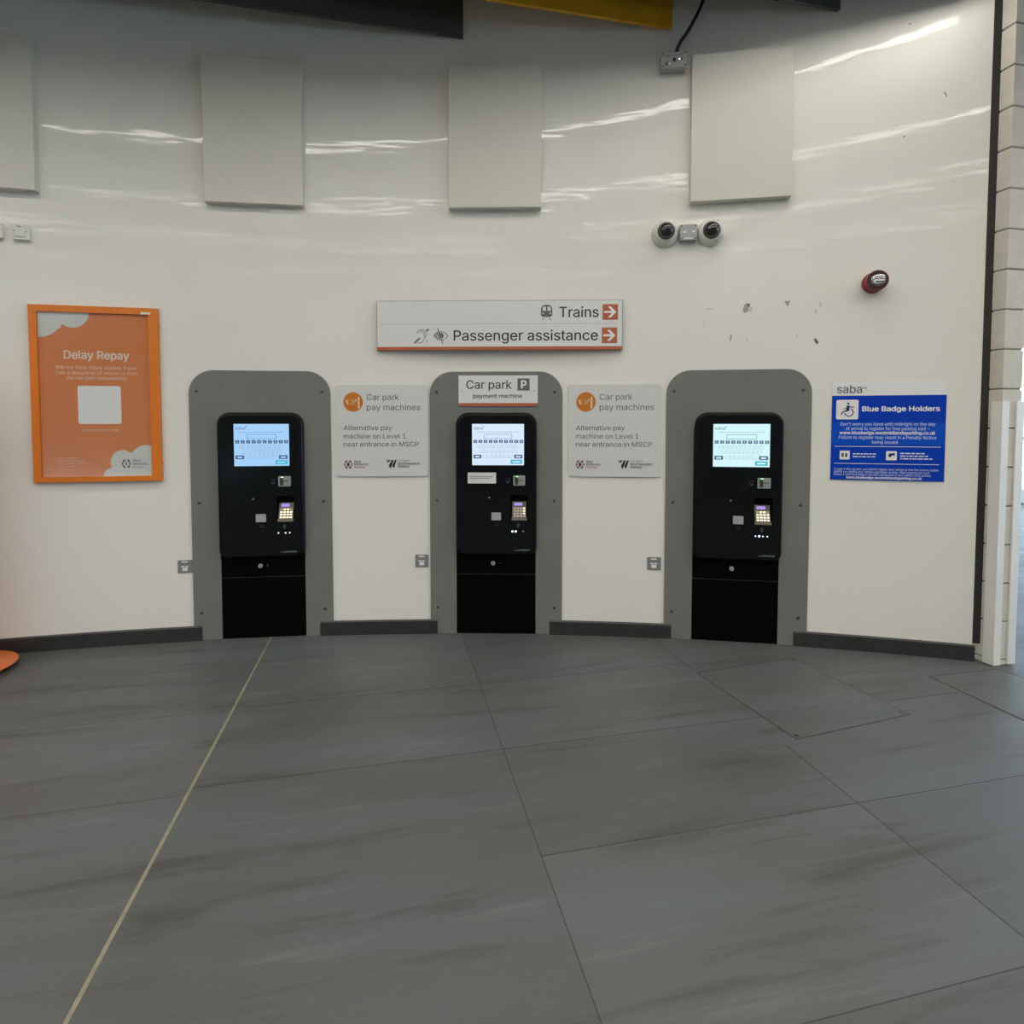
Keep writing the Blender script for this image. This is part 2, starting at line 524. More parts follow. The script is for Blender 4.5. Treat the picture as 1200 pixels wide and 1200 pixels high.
def glyphs(s):
    key = s
    if key not in _glyph_cache:
        c = bpy.data.curves.new('lettering', 'FONT')
        c.body = s
        if FACE:
            c.font = FACE
        c.size = 1.0
        c.resolution_u = 3
        c.fill_mode = 'NONE'
        o = bpy.data.objects.new('lettering', c)
        me = o.to_mesh()
        co = [(v.co.x, v.co.y) for v in me.vertices]
        nxt = {}
        for e_ in me.edges:
            i, j = e_.vertices
            nxt.setdefault(i, []).append(j)
            nxt.setdefault(j, []).append(i)
        o.to_mesh_clear()
        bpy.data.objects.remove(o)
        bpy.data.curves.remove(c)
        loops, seen = [], set()
        for v0 in range(len(co)):
            if v0 in seen or v0 not in nxt:
                continue
            lp, cur = [v0], max(nxt[v0]) if (v0 + 1) not in nxt[v0] else v0 + 1
            seen.add(v0)
            while cur not in seen:
                seen.add(cur)
                lp.append(cur)
                more = [q for q in nxt[cur] if q not in seen]
                if not more:
                    break
                cur = more[0]
            p = [co[i] for i in lp]
            q = [p[i] for i in range(len(p)) if math.dist(p[i], p[i - 1]) > 1e-5]
            if len(q) > 2:
                loops.append(q)
        area = lambda p: sum(p[i - 1][0] * p[i][1] - p[i][0] * p[i - 1][1] for i in range(len(p))) / 2
        inside = lambda pt, p: sum((p[i - 1][1] > pt[1]) != (p[i][1] > pt[1]) and
                                   pt[0] < (p[i][0] - p[i - 1][0]) * (pt[1] - p[i - 1][1]) / (p[i][1] - p[i - 1][1]) + p[i - 1][0]
                                   for i in range(len(p))) % 2 == 1
        sgn = 1 if area(max(loops, key=lambda p: abs(area(p)))) > 0 else -1
        outer = [p for p in loops if area(p) * sgn > 0]
        holes_ = {i: [] for i in range(len(outer))}
        for p in loops:
            if area(p) * sgn < 0:
                c_ = [i for i, q in enumerate(outer) if inside(p[0], q)]
                if c_:
                    holes_[min(c_, key=lambda i: abs(area(outer[i])))].append(p)
        pts, fixed = [], []
        for i, p in enumerate(outer):
            fl, ed = [], []
            for l in [p] + holes_[i]:
                o0 = len(fl)
                fl += [Vector(q) for q in l]
                ed += [(o0 + k, o0 + (k + 1) % len(l)) for k in range(len(l))]
            vv, _e, tri = delaunay_2d_cdt(fl, ed, [], 0, 1e-6)[:3]
            off = len(pts)
            pts += [(q.x, q.y) for q in vv]
            for tr in tri:
                g_ = ((vv[tr[0]].x + vv[tr[1]].x + vv[tr[2]].x) / 3, (vv[tr[0]].y + vv[tr[1]].y + vv[tr[2]].y) / 3)
                if inside(g_, p) and not any(inside(g_, h) for h in holes_[i]):
                    fixed.append(tuple(off + k for k in (tr if is_ccw([vv[k] for k in tr]) else tr[::-1])))
        xs = [p[0] for p in pts] or [0, 1]
        _glyph_cache[key] = (pts, fixed, max(xs) - min(xs), min(xs))
    return _glyph_cache[key]


CAPH = max(p[1] for p in glyphs('H')[0])


def letter(parent, s, x0, x1, base, cap, y, m, weight=0.0):
    b_ = MB()
    b_.text(s, x0, x1, base, cap, y, m, weight)
    return b_.build('lettering', parent)


def print_line(parent, x0, x1, z, h, y, m, seed):
    b_ = MB()
    b_.words(x0, x1, z, h, y, m, seed)
    return b_.build('small_print', parent)


def tag(o, label, cat, group=None, kind=None):
    if label:
        o['label'] = label
    if cat:
        o['category'] = cat
    if group:
        o['group'] = group
    if kind:
        o['kind'] = kind
    return o


def structure(o, label=None):
    o['kind'] = 'structure'
    if label:
        o['label'] = label
    return o


def wall_thing(name, label, cat, s, z=0.0, group=None):
    """an Empty on the curved wall: x to the right along it, -y out of it, z up"""
    o = bpy.data.objects.new(name, None)
    o.empty_display_size = 0.1
    col.objects.link(o)
    o.location = wall_pt(s, z)
    o.rotation_euler = (0, 0, -s / R)
    return tag(o, label, cat, group)


def sag(width):
    return width * width / 8 / R + 0.0008


def mapper(px0, px1, pz0, pz1, W, H):
    """layout grid of a sign: from the units it was measured in to metres about its bottom centre"""
    return (lambda x: ((x - px0) / (px1 - px0) - 0.5) * W), (lambda z: (pz0 - z) / (pz0 - pz1) * H)


# ------------------------------------------------------------------ the setting
SURS = (-1.205, 0.248, 1.722)             # centres of the three pay machines along the wall
NICHE = 0.254                             # half width of the opening behind each machine

mb = MB()                                  # concave white wall, with an opening behind every machine
s_list = [-13.5 + 0.15 * k for k in range(74)] + [-2.4 + 0.09 * k for k in range(60)] + [3.0015]
for c in SURS:
    s_list += [c - NICHE, c + NICHE]
s_list = sorted(set(round(s, 4) for s in s_list if s <= 3.0015))
z_list = [0, 1.335, 2.4, 3.3, 4.3]
nz = len(z_list)
T = 0.04
front = [wall_pt(s, z) for s in s_list for z in z_list]
back = [wall_pt(s, z, -T) for s in s_list for z in z_list]
nf = len(front)
faces = []
hole = lambda i, j: j == 0 and any(c - NICHE - 1e-3 < s_list[i] and s_list[i + 1] < c + NICHE + 1e-3 for c in SURS)
for i in range(len(s_list) - 1):
    for j in range(nz - 1):
        if hole(i, j):
            continue
        a, b, c, d = i * nz + j, (i + 1) * nz + j, (i + 1) * nz + j + 1, i * nz + j + 1
        faces.append((a, b, c, d))
        faces.append((nf + a, nf + d, nf + c, nf + b))
        if j == 0 and i > 0 and hole(i - 1, 0):
            faces.append((a, d, nf + d, nf + a))
        if j == 0 and i < len(s_list) - 2 and hole(i + 1, 0):
            faces.append((b, nf + b, nf + c, c))
        if j == 1 and hole(i, 0):
            faces.append((a, nf + a, nf + b, b))
e = (len(s_list) - 1) * nz
for j in range(nz - 1):
    faces.append((e + j, nf + e + j, nf + e + j + 1, e + j + 1))
mb.add(front + back, faces, M['wall'])
wall = structure(mb.build('wall_back', smooth=True))

mb = MB()                                  # floor
mb.add([(-13, -9, 0), (16, -9, 0), (16, 16, 0), (-13, 16, 0)], [(0, 1, 2, 3)], M['floor'])
floor = structure(mb.build('floor'))


def floor_strip(p, q, wd, h, m, m_b):
    p, q = Vector(p), Vector(q)
    d = (q - p).normalized()
    n = Vector((-d.y, d.x, 0)) * wd / 2
    v = [p + n, p - n, q - n, q + n]
    up = Vector((0, 0, h))
    m_b.add(v + [x + up for x in v], [(4, 5, 6, 7), (0, 1, 5, 4), (1, 2, 6, 5), (2, 3, 7, 6), (3, 0, 4, 7)], m)


def wall_a(b):                             # where the grid line b meets the wall
    cb, ca = DB.x * CX + DB.y * CY, DA.x * CX + DA.y * CY
    return ca + math.sqrt(R * R - (b - cb) ** 2)


mb = MB()
HATCH = [Vector((1.0, 3.03, 0)), Vector((1.612, 3.226, 0)), Vector((1.838, 2.592, 0)), Vector((1.213, 2.385, 0))]
for b, a0, a1 in ((0.4605, -5, wall_a(0.4605)), (1.6235, -5, 2.04), (1.6235, 2.775, wall_a(1.6235)), (2.79, -5, 1.95)):
    floor_strip(grid(b, a0), grid(b, a1), 0.0032, 0.0006, M['joint'], mb)
for a, b0, b1 in ((1.060, 0.4605, 2.79), (1.6675, 0.4605, 6), (2.267, -0.715, 1.67), (2.267, 2.36, 2.80), (2.873, -0.715, 1.615), (2.873, 2.30, 2.80),
                  (0.457, 0.4605, 6)):
    floor_strip(grid(b0, a), grid(b1, a), 0.0026, 0.0005, M['joint'], mb)
for a, b0, b1 in ((2.245, -3.2, -0.74), (2.875, -3.2, -0.74)):
    floor_strip(grid(b0, a), grid(b1, a - 0.02), 0.002, 0.0004, M['joint'], mb)
mb.build('tile_joint', floor)
mb = MB()
floor_strip(grid(-0.716, -5), grid(-0.716, wall_a(-0.716) - 0.003), 0.0115, 0.0012, M['brass'], mb)
structure(mb.build('trim_1'), 'pale movement joint strip running across the grey floor to the left machine')


def floor_cover(name, label, cs, screws):
    o = bpy.data.objects.new(name, None)
    col.objects.link(o)
    c = sum(cs, Vector()) / 4
    o.location = c
    tag(o, label, 'floor hatch')
    m1 = MB()
    p = [q - c for q in cs]
    up = Vector((0, 0, 0.0012))
    m1.add(p + [q + up for q in p], [(7, 6, 5, 4), (0, 1, 5, 4), (1, 2, 6, 5), (2, 3, 7, 6), (3, 0, 4, 7)], M['floor'])
    m1.build('cover_plate', o)
    m2 = MB()
    for i in range(4):
        floor_strip(p[i] + up, p[(i + 1) % 4] + up, 0.0042, 0.0004, M['joint'], m2)
    m2.build('edge_joint', o)
    for k in screws:
        m3 = MB()
        q = p[k] * 0.93 + up
        m3.add([(q.x + 0.011 * math.cos(t * PI / 6), q.y + 0.011 * math.sin(t * PI / 6), 0.0018) for t in range(12)], [tuple(range(12))], M['screw'])
        m3.build('screw', o)
    return o


floor_cover('floor_access_cover', 'square floor access cover set in the slabs in front of the right pay machine', HATCH, (1, 2, 3))
H2 = [Vector((2.218, 2.988, 0)), Vector((2.66, 3.082, 0)), Vector((2.93, 2.42, 0)), Vector((2.385, 2.28, 0))]
floor_cover('floor_access_cover', 'floor access cover with a dark outline at the foot of the block wall end', H2, (0,))

mb = MB()                                  # dark ceiling over the hall
mb.box(-13, 13, -9, 13, 4.32, 4.42, M['ceiling'])
structure(mb.build('ceiling'))
mb = MB()
mb.obox(grid(-14, -8.2), DB * 28, DA * 0.15, (0, 0, 4.32), M['rear'])
structure(mb.build('wall_rear'))
mb = MB()
mb.obox(grid(-11.5, -8.2), DB * 0.15, DA * 9, (0, 0, 4.32), M['rear'])
structure(mb.build('wall_left'))

# skirting boards between the machine surrounds
for k, (s0, s1) in enumerate(((-13.0, -1.5755), (-0.8665, -0.1275), (0.589, 1.347), (2.0655, 3.008))):
    mb = MB()
    n = max(6, int((s1 - s0) / 0.08))
    ss = [s0 + (s1 - s0) * i / n for i in range(n + 1)]
    v = []
    for s in ss:
        v += [wall_pt(s, 0.0, 0.001), wall_pt(s, 0.0, 0.017), wall_pt(s, 0.083, 0.017), wall_pt(s, 0.090, 0.012), wall_pt(s, 0.090, 0.001)]
    f = []
    for i in range(n):
        for j in range(4):
            f.append((i * 5 + j + 1, i * 5 + j, (i + 1) * 5 + j, (i + 1) * 5 + j + 1)[::-1])
    f.append((0, 1, 2, 3, 4))
    f.append(tuple(n * 5 + j for j in (4, 3, 2, 1, 0)))
    mb.add(v, f, M['skirting'])
    structure(mb.build('baseboard_back'))

# dark vertical strip where the curved wall stops against the block wall
mb = MB()
p0, p1 = wall_pt(3.0025, 0.10, 0.004), grid(3.2900, 2.540, 0.10)
mb.obox(p0, p1 - p0, DA * 0.03, (0, 0, 4.2), M['strip'])
structure(mb.build('trim_2'), 'dark vertical strip between the curved white wall and the block wall end')

# end of the painted block wall
mb = MB()
B0, B1, A0, A1 = 3.2725, 3.405, 2.474, 6.0
mb.obox(grid(B0 + 0.006, A0 + 0.006), DB * (B1 - B0 - 0.012), DA * (A1 - A0), (0, 0, 4.3), M['mortar'])
zc = 0.0293 - 0.2147
while zc < 4.3:
    za, zb = max(0, zc + 0.0035), min(4.3, zc + 0.2147 - 0.0035)
    if zb > za + 0.01:
        bv = 0.004
        lo = [(B0, A0, bv), (B0, A0, 0)]
        rings = []
        for z, ins in ((za, bv), (za + bv, 0), (zb - bv, 0), (zb, bv)):
            rings += [grid(B0 + ins, A0 + ins, z), grid(B1 - ins, A0 + ins, z), grid(B1 - ins, A1, z), grid(B0 + ins, A1, z)]
        ff = []
        for j in range(3):
            for k in range(4):
                ff.append((j * 4 + k, j * 4 + (k + 1) % 4, j * 4 + 4 + (k + 1) % 4, j * 4 + 4 + k))
        ff += [(3, 2, 1, 0), (12, 13, 14, 15)]
        mb.add(rings, ff, M['block'])
    zc += 0.2147
structure(mb.build('wall_right'), 'end of a cream painted block wall')


def corner_guard(label, corner_b, sgn, la, lb):
    """angle profile wrapping one arris of the block wall end"""
    o = bpy.data.objects.new('corner_guard', None)
    col.objects.link(o)
    o.location = grid(corner_b, A0, 0)
    o.rotation_euler = (0, 0, PSI)
    tag(o, label, 'corner guard', 'white corner guards on the block wall end')
    t = 0.010
    m1 = MB()
    m1.box(min(-sgn * t, sgn * lb), max(-sgn * t, sgn * lb), -t, -0.0005, 0.006, 1.467, M['guard'])
    m1.build('front_leg', o)
    m2 = MB()
    m2.box(min(-sgn * t, -sgn * 0.0005), max(-sgn * t, -sgn * 0.0005), 0, la, 0.006, 1.467, M['guard'])
    m2.build('side_leg', o)


corner_guard('white corner guard nearer the curved wall, on the left arris of the block wall end', B0, 1, 0.05, 0.038)
corner_guard('white corner guard on the outer right arris of the block wall end', B1, -1, 0.05, 0.042)

# glazed fronts that let the daylight in beyond the block wall
def facade(name, b0, a0, b1, a1, n, label):
    p, q = grid(b0, a0), grid(b1, a1)
    d = (q - p)
    u = d.normalized()
    nn = Vector((-u.y, u.x, 0))
    m1 = MB()
    for k in range(n + 1):
        m1.obox(p + d * k / n - u * 0.04 - nn * 0.06, u * 0.08, nn * 0.12, (0, 0, 4.3), M['frame_white'])
    for z, h in ((0, 0.22), (1.05, 0.07), (2.6, 1.7)):  # tall top band: spandrel added to hold back high daylight
        m1.obox(p - nn * 0.05 + Vector((0, 0, z)), d, nn * 0.10, (0, 0, h), M['frame_white'])
    o = structure(m1.build(name), label)
    m2 = MB()
    m2.obox(p - nn * 0.006 + Vector((0, 0, 0.2)), d, nn * 0.012, (0, 0, 2.41), M['pane'])
    m2.build('glass_pane', o)
    return o


facade('window_1', 3.0, 11.5, 15.0, 11.5, 7, 'glazed front far behind the block wall')
facade('window_2', 10.5, -8.0, 10.5, 11.4, 11, 'glazed side of the hall')

# ------------------------------------------------------------------ ceiling baffles and lamps
def chord(a):
    ca, cb = DA.x * CX + DA.y * CY, DB.x * CX + DB.y * CY
    h = math.sqrt(R * R - (a - ca) ** 2)
    return cb - h, cb + h


for k in range(5):
    a = 3.590 - 0.3475 * k
    b0, b1 = chord(a + 0.012)
    b0, b1 = max(b0, -9.5) + 0.04, b1 - 0.004
    if k >= 3:
        b1 = 3.1
    m1 = MB()
    m1.obox(grid(b0, a - 0.011, 3.700), DB * (b1 - b0), DA * 0.022, (0, 0, 0.42), M['yellow' if k == 1 else 'baffle'])
    o = m1.build('ceiling_baffle')
    lab = ('charcoal ceiling baffle closest to the curved wall, on the left', 'yellow ceiling baffle above the grey junction box',
           'charcoal ceiling baffle above the last acoustic panel, at right', 'charcoal ceiling baffle, fourth from the curved wall',
           'charcoal ceiling baffle, fifth from the curved wall')[k]
    tag(o, lab, 'ceiling baffle', 'ceiling baffles')

for k, (a, b0, b1) in enumerate(((2.365, -6.6, 3.06), (1.045, -7.6, 8.0), (-0.255, -9.0, 8.0), (-1.56, -9.5, 8.0), (-2.86, -10.0, 8.0), (-4.16, -10.0, 8.0), (-5.46, -10.0, 8.0))):
    o = bpy.data.objects.new('linear_lamp', None)
    col.objects.link(o)
    o.location = grid((b0 + b1) / 2, a, 3.70)
    o.rotation_euler = (0, 0, PSI)
    tag(o, 'long linear ceiling lamp, %s row from the curved wall' % ('first', 'second', 'third', 'fourth', 'fifth', 'sixth', 'seventh')[k], 'ceiling lamp', 'linear ceiling lamps')
    L2 = (b1 - b0) / 2
    m1 = MB()
    m1.box(-L2, L2, -0.080, 0.080, 0.032, 0.11, M['housing'])
    m1.box(-L2, L2, -0.080, -0.075, 0.0, 0.0315, M['housing'])  # side lips added to cut the lamplight off the upper wall
    m1.box(-L2, L2, 0.075, 0.080, 0.0, 0.0315, M['housing'])
    m1.build('lamp_housing', o)
    m2 = MB()
    m2.box(-L2, L2, -0.036, 0.036, 0.020, 0.0315, M['diffuser'])
    m2.build('lamp_diffuser', o)

# ------------------------------------------------------------------ acoustic panels
for s, lab in ((-2.672, 'off-white acoustic panel cut off by the picture edge, above the small white plates'),
               (-1.2125, 'off-white acoustic panel high above the left pay machine'),
               (0.2445, 'off-white acoustic panel high above the direction sign'),
               (1.7095, 'off-white acoustic panel above the two dome cameras')):
    t = wall_thing('acoustic_panel', lab, 'acoustic panel', s, 2.666, 'acoustic panels along the wall')
    m1 = MB()
    m1.plate(rr(-0.284, 0, 0.284, 0.852, 0.003, 2), -0.052, -sag(0.57), M['panel'], bevel=0.004)
    m1.build('panel_face', t)

# ------------------------------------------------------------------ pay machines
def surround(s, lab):
    t = wall_thing('machine_surround', lab, 'machine surround', s, 0, 'grey machine surrounds')
    hw, H_, r, nx, nz = 0.418, 1.668, 0.145, 0.2522, 1.325
    arc = [p for p in rr(-hw, 0.002, hw, H_, (0, 0, r, r), 12)]
    ol = [(-nx, 0.002)] + [(-hw, 0.002)] + arc[:0:-1][0:0]
    # outline: bottom right leg, round the top, bottom left leg, then the opening
    top = rr(-hw, 0.002, hw, H_, (0, 0, r, r), 12)
    ol = top[1:] + [top[0], (-nx, 0.002), (-nx, nz), (nx, nz), (nx, 0.002)]
    m1 = MB()
    m1.plate(ol, -0.0175, -sag(0.84), M['surround'])
    m1.build('surround_panel', t)
    for x in (-0.372, 0.368):
        for z in (1.541, 0.856, 0.172):
            m2 = MB()
            m2.lathe([(0.009, 0.0176), (0.009, 0.0195), (0.006, 0.0205)], M['screw'], 14, x, z)
            m2.build('screw', t)
    return t


def display(t, sm):
    """lit touch screen with its keyboard page"""
    x0, z0, x1, z1 = -0.146, 1.084, 0.177, 1.341
    W_, H_ = x1 - x0, z1 - z0
    X = lambda u: x0 + u * W_
    Z = lambda v: z1 - v * H_
    y = -0.0605
    m1 = MB()
    m1.plate(rr(x0, z0, x1, z1, 0.002, 2), y - 0.0012, y + 0.001, sm['back'])
    scr = m1.build('screen', t)
    g = MB()
    ya, yb = y - 0.0018, y - 0.0024
    g.text('saba', X(0.03), X(0.205), Z(0.135), 0.0185, ya, sm['dark'], 0.0)
    g.ring(X(0.222), Z(0.072), 0.0022, 0.0038, ya, sm['dark'], n=12, sx=1.3)
    g.words(X(0.09), X(0.90), Z(0.20), 0.0032, ya, sm['mid'], 3)
    g.frame(X(0.235), Z(0.355), X(0.77), Z(0.245), 0.0022, ya, sm['dark'])
    for k, ch in enumerate('1234567890'):
        u = 0.062 + k * 0.0985
        g.flat(rr(X(u - 0.036), Z(0.462), X(u + 0.036), Z(0.385), 0.004, 3), ya, sm['dark'])
        g.text(ch, X(u - 0.011), X(u + 0.011), Z(0.447), 0.0115, yb, sm['key'], 0.02)
    for row, v, u0 in (('QWERTYUIOP', 0.545, 0.13), ('ASDFGHJKL', 0.662, 0.18), ('ZXCVBNM', 0.785, 0.255)):
        for k, ch in enumerate(row):
            u = u0 + k * 0.080
            g.flat(rr(X(u - 0.035), Z(v + 0.040), X(u + 0.035), Z(v - 0.040), 0.003, 2), ya, sm['mid'])
            g.flat(rr(X(u - 0.031), Z(v + 0.036), X(u + 0.031), Z(v - 0.036), 0.003, 2), yb, sm['key'])
            g.text(ch, X(u - 0.009), X(u + 0.009), Z(v + 0.018), 0.0085, yb - 0.0006, sm['mid'], 0.0)
    for u0, u1, v0, v1, mm in ((0.025, 0.18, 0.745, 0.835, 'dark'), (0.81, 0.97, 0.745, 0.835, 'dark'), (0.745, 0.965, 0.865, 0.965, 'teal')):
        g.flat(rr(X(u0), Z(v1), X(u1), Z(v0), 0.002, 2), ya, sm[mm])
        g.rect(X(u0 + 0.035), Z((v0 + v1) / 2 + 0.02), X(u1 - 0.035), Z((v0 + v1) / 2 - 0.016), yb, sm['key'])
    g.build('display_page', scr)


def machine(s, lab, sm, leds, keys, paper=False, key_dot=True, tilt=0.0):
    t = wall_thing('payment_machine', lab, 'payment machine', s, 0, 'car park payment machines')
    m1 = MB()                                                  # cabinet standing in the opening
    m1.plate(rr(-0.2519, 0.003, 0.2519, 1.3235, 0.0, 1), -0.0095, 0.34, M['black'])
    m1.build('cabinet', t)
    d = MB()
    d.plate(rr(-0.2505, 0.006, 0.2505, 0.384, 0.004, 2), -0.0125, -0.0097, M['black'], bevel=0.0015)
    d.box(-0.249, 0.249, -0.0124, -0.0100, 0.3848, 0.3866, M['faint'])
    d.build('lower_door', t)
    d = MB()
    d.plate(rr(-0.2505, 0.388, 0.2505, 0.56, 0.004, 2), -0.0125, -0.0097, M['black'], bevel=0.0015)
    d.build('lock_panel', t)
    k_ = MB()
    k_.lathe([(0.0135, 0.0126), (0.0135, 0.018), (0.0115, 0.0195)], M['plastic_grey'], 20, -0.019, 0.456)
    k_.disc(-0.019, 0.456, 0.0045, -0.0200, M['screw'], 10)
    k_.build('lock', t, label='round grey lock')
    if key_dot:
        k_ = MB()
        k_.lathe([(0.004, 0.0126), (0.0035, 0.0145)], M['brand'], 10, 0.023, 0.457)
        k_.build('rivet', t)
    cx = 0.004
    hole_ = [(0.094, 0.734), (0.200, 0.734), (0.200, 0.897), (0.094, 0.897)]
    f = MB()                                                   # projecting housing with a rounded rim
    f.plate(rr(cx - 0.2525, 0.517, cx + 0.2525, 1.411, (0.05, 0.05, 0.075, 0.075), 9), -0.0575, -0.0185, M['rim'], bevel=0.016, holes=[hole_])
    f.build('housing', t, smooth=True)
    f = MB()                                                   # dark glass front
    f.plate(rr(cx - 0.2350, 0.528, cx + 0.2350, 1.392, (0.042, 0.042, 0.062, 0.062), 9), -0.0605, -0.0576, M['fascia'], bevel=0.0015, holes=[hole_])
    f.build('front_glass', t)
    display(t, sm)
    # card reader
    c = MB()
    c.plate(rr(0.110, 0.957, 0.184, 1.020, 0.004, 3), -0.068, -0.0607, M['grey_metal'], bevel=0.002)
    rd = c.build('card_reader', t)
    c = MB()
    c.box(0.121, 0.141, -0.0690, -0.0681, 0.964, 1.012, M['green_slot'])
    c.box(0.143, 0.172, -0.0690, -0.0681, 0.988, 0.993, M['screw'])
    c.build('card_slot', rd)
    c = MB()
    c.box(0.127, 0.142, -0.0705, -0.0682, 1.0105, 1.017, M['green_led'])
    c.build('indicator_light', rd)
    # printed pictograms beside the reader, slot and keypad
    yp = -0.0611
    p = MB()
    p.frame(0.066, 0.975, 0.088, 1.002, 0.003, yp, M['faint'])
    p.disc(0.078, 0.978, 0.007, yp - 0.0003, M['faint'], 10)
    p.build('reader_pictogram', t)
    p = MB()
    p.ring(0.010, 0.714, 0.007, 0.0095, yp, M['faint'], PI, 2 * PI, 10)
    p.frame(-0.006, 0.708, 0.020, 0.722, 0.002, yp, M['faint'])
    p.build('slot_pictogram', t)
    p = MB()
    p.disc(0.141, 0.711, 0.010, yp, M['faint'], 12)
    p.rect(0.134, 0.694, 0.146, 0.704, yp, M['faint'])
    p.build('keypad_pictogram', t)
    # silver ticket slot cover and small sensor
    c = MB()
    c.box(-0.031, 0.042, -0.0612, -0.0607, 0.732, 0.796, M['recess'])
    c.build('ticket_bezel', t)
    c = MB()
    c.plate(rr(-0.026, 0.739, 0.034, 0.788, 0.004, 3), -0.067, -0.0613, M['silver'], bevel=0.0015)
    c.build('ticket_slot', t, label='silver square cover')
    c = MB()
    c.lathe([(0.0052, 0.0606), (0.0045, 0.0625)], M['silver'], 10, -0.040, 0.881)
    c.build('sensor', t)
    # recess with the sloping chip-and-PIN keypad
    c = MB()
    x0, z0, x1, z1 = 0.0945, 0.7345, 0.1995, 0.8965
    yb, yf = -0.0130, -0.0570
    v = [(x0, yf, z0), (x1, yf, z0), (x1, yf, z1), (x0, yf, z1), (x0, yb, z0), (x1, yb, z0), (x1, yb, z1), (x0, yb, z1)]
    c.add(v, [(4, 5, 6, 7), (0, 1, 5, 4), (1, 2, 6, 5), (2, 3, 7, 6), (3, 0, 4, 7)], M['recess'])
    c.build('keypad_recess', t)
    kp = MB()
    zb, zt, ybot, ytop = 0.742, 0.852, -0.0600, -0.0220
    u = Vector((0, ytop - ybot, zt - zb))
    ul = u.length
    u.normalize()
    nrm = Vector((0, -u.z, u.y))

    def P(x, h, out=0.0):
        q = Vector((x, ybot, zb)) + u * h + nrm * out
        return tuple(q)

    def slab(b_, xa, xb, ha, hb, o0, o1, m_):
        vv = [P(xa, ha, o0), P(xb, ha, o0), P(xb, hb, o0), P(xa, hb, o0), P(xa, ha, o1), P(xb, ha, o1), P(xb, hb, o1), P(xa, hb, o1)]
        b_.add(vv, [(4, 5, 6, 7), (0, 1, 5, 4), (1, 2, 6, 5), (2, 3, 7, 6), (3, 0, 4, 7)], m_)
    slab(kp, 0.103, 0.191, 0.0, ul, -0.004, 0.0, M['keypad'])
    slab(kp, 0.099, 0.195, -0.004, 0.010, -0.003, 0.003, M['keypad'])
    kpo = kp.build('keypad', t)
    kp = MB()
    slab(kp, 0.116, 0.166, ul - 0.026, ul - 0.008, 0.0002, 0.001, M['lcd'])
    kp.build('keypad_display', kpo, label='small violet display')
    for r_ in range(4):
        for q in range(4):
            kp = MB()
            xa = 0.110 + q * 0.0195
            ha = 0.016 + r_ * 0.0165
            lit = M['key'] if (keys == 'lit' and not (r_ == 3 and q in (0, 3))) else (M['key'] if keys == 'some' and q == 3 and r_ > 0 else M['key_dim'])
            slab(kp, xa + 0.002, xa + 0.0165, ha + 0.002, ha + 0.0125, 0.0002, 0.003, lit)
            kp.build('keypad_key', kpo)
    for x, lv in zip((0.105, 0.126, 0.147, 0.172), leds):
        if lv:
            c = MB()
            r_ = 0.0065 if lv == 2 else 0.0042
            c.lathe([(r_, 0.0606), (r_ * 0.8, 0.0625)], M['led' if lv > 0.5 else 'led_dim'], 10, x, 0.669)
            c.build('indicator_light', t)
    c = MB()
    c.flat([(0.117, 0.5475), (0.214, 0.5475), (0.214, 0.556), (0.160, 0.556), (0.117, 0.5505)], -0.0612, M['brand'])
    c.build('badge', t)
    return t


machine(SURS[0], 'black payment machine with no label on its front, nearest the orange poster', screen_mats('pale_blue', (0.36, 0.62, 0.93)), (1, 0, 1, 1), 'lit')
machine(SURS[1], 'black payment machine with a white paper label, under the Car park sign', screen_mats('white_blue', (0.66, 0.80, 0.98)), (2, 2, 0, 0.4), 'some')
machine(SURS[2], 'black payment machine nearest the blue notice, with a pale cyan screen', screen_mats('cyan', (0.64, 0.93, 0.97)), (1, 2, 1, 1), 'lit', key_dot=False)
surround(SURS[0], 'grey round-topped surround of the pay machine nearest the orange poster')
surround(SURS[1], 'grey round-topped surround of the middle pay machine, bearing the Car park sign')
surround(SURS[2], 'grey round-topped surround of the pay machine nearest the blue notice')

t = wall_thing('paper_label', 'white paper label stuck on the front of the middle pay machine', 'label', SURS[1], 0.97)
m1 = MB()
m1.box(-0.174, 0.003, -0.0618, -0.0612, 0.0, 0.068, M['paper'])
m1.build('label_sheet', t)
m1 = MB()
m1.words(-0.160, -0.010, 0.041, 0.0055, -0.0621, M['ink_mid'], 11)
m1.words(-0.160, -0.032, 0.030, 0.0055, -0.0621, M['ink_mid'], 12)
m1.build('label_print', t)

# ------------------------------------------------------------------ direction sign
W_, H_ = 1.512, 0.3
t = wall_thing('direction_sign', 'long grey direction sign reading Trains and Passenger assistance', 'sign', 0.2695, 1.7985)
yB = -sag(1.52)
yF = -0.058
m1 = MB()
m1.box(-W_ / 2, W_ / 2, yF, yB, 0.020, H_, M['sign'])
m1.box(-W_ / 2 - 0.0025, W_ / 2 + 0.0025, yF + 0.003, yB, H_, H_ + 0.0035, M['sign_edge'])
m1.box(W_ / 2, W_ / 2 + 0.004, yF + 0.002, yB, 0.0, H_, M['sign_edge'])
m1.box(-W_ / 2 - 0.003, -W_ / 2, yF + 0.002, yB, 0.0, H_, M['sign_edge'])
sg = m1.build('sign_board', t)
m1 = MB()
m1.box(-W_ / 2, W_ / 2, yF - 0.001, yB, 0.0, 0.020, M['rust'])
m1.build('bottom_band', t, label='rust orange band')
X, Z = mapper(80, 1160, 215, 0, W_, H_)
y = yF - 0.0008
letter(t, 'Trains', X(885), X(1058), Z(73), 0.0625, y, M['ink'], 0.008)
letter(t, 'Passenger assistance', X(420), X(1055), Z(174), 0.0625, y, M['ink'], 0.008)
m1 = MB()
m1.rect(X(92), Z(102), X(1144), Z(100.5), y, M['line'])
m1.build('divider_line', t)
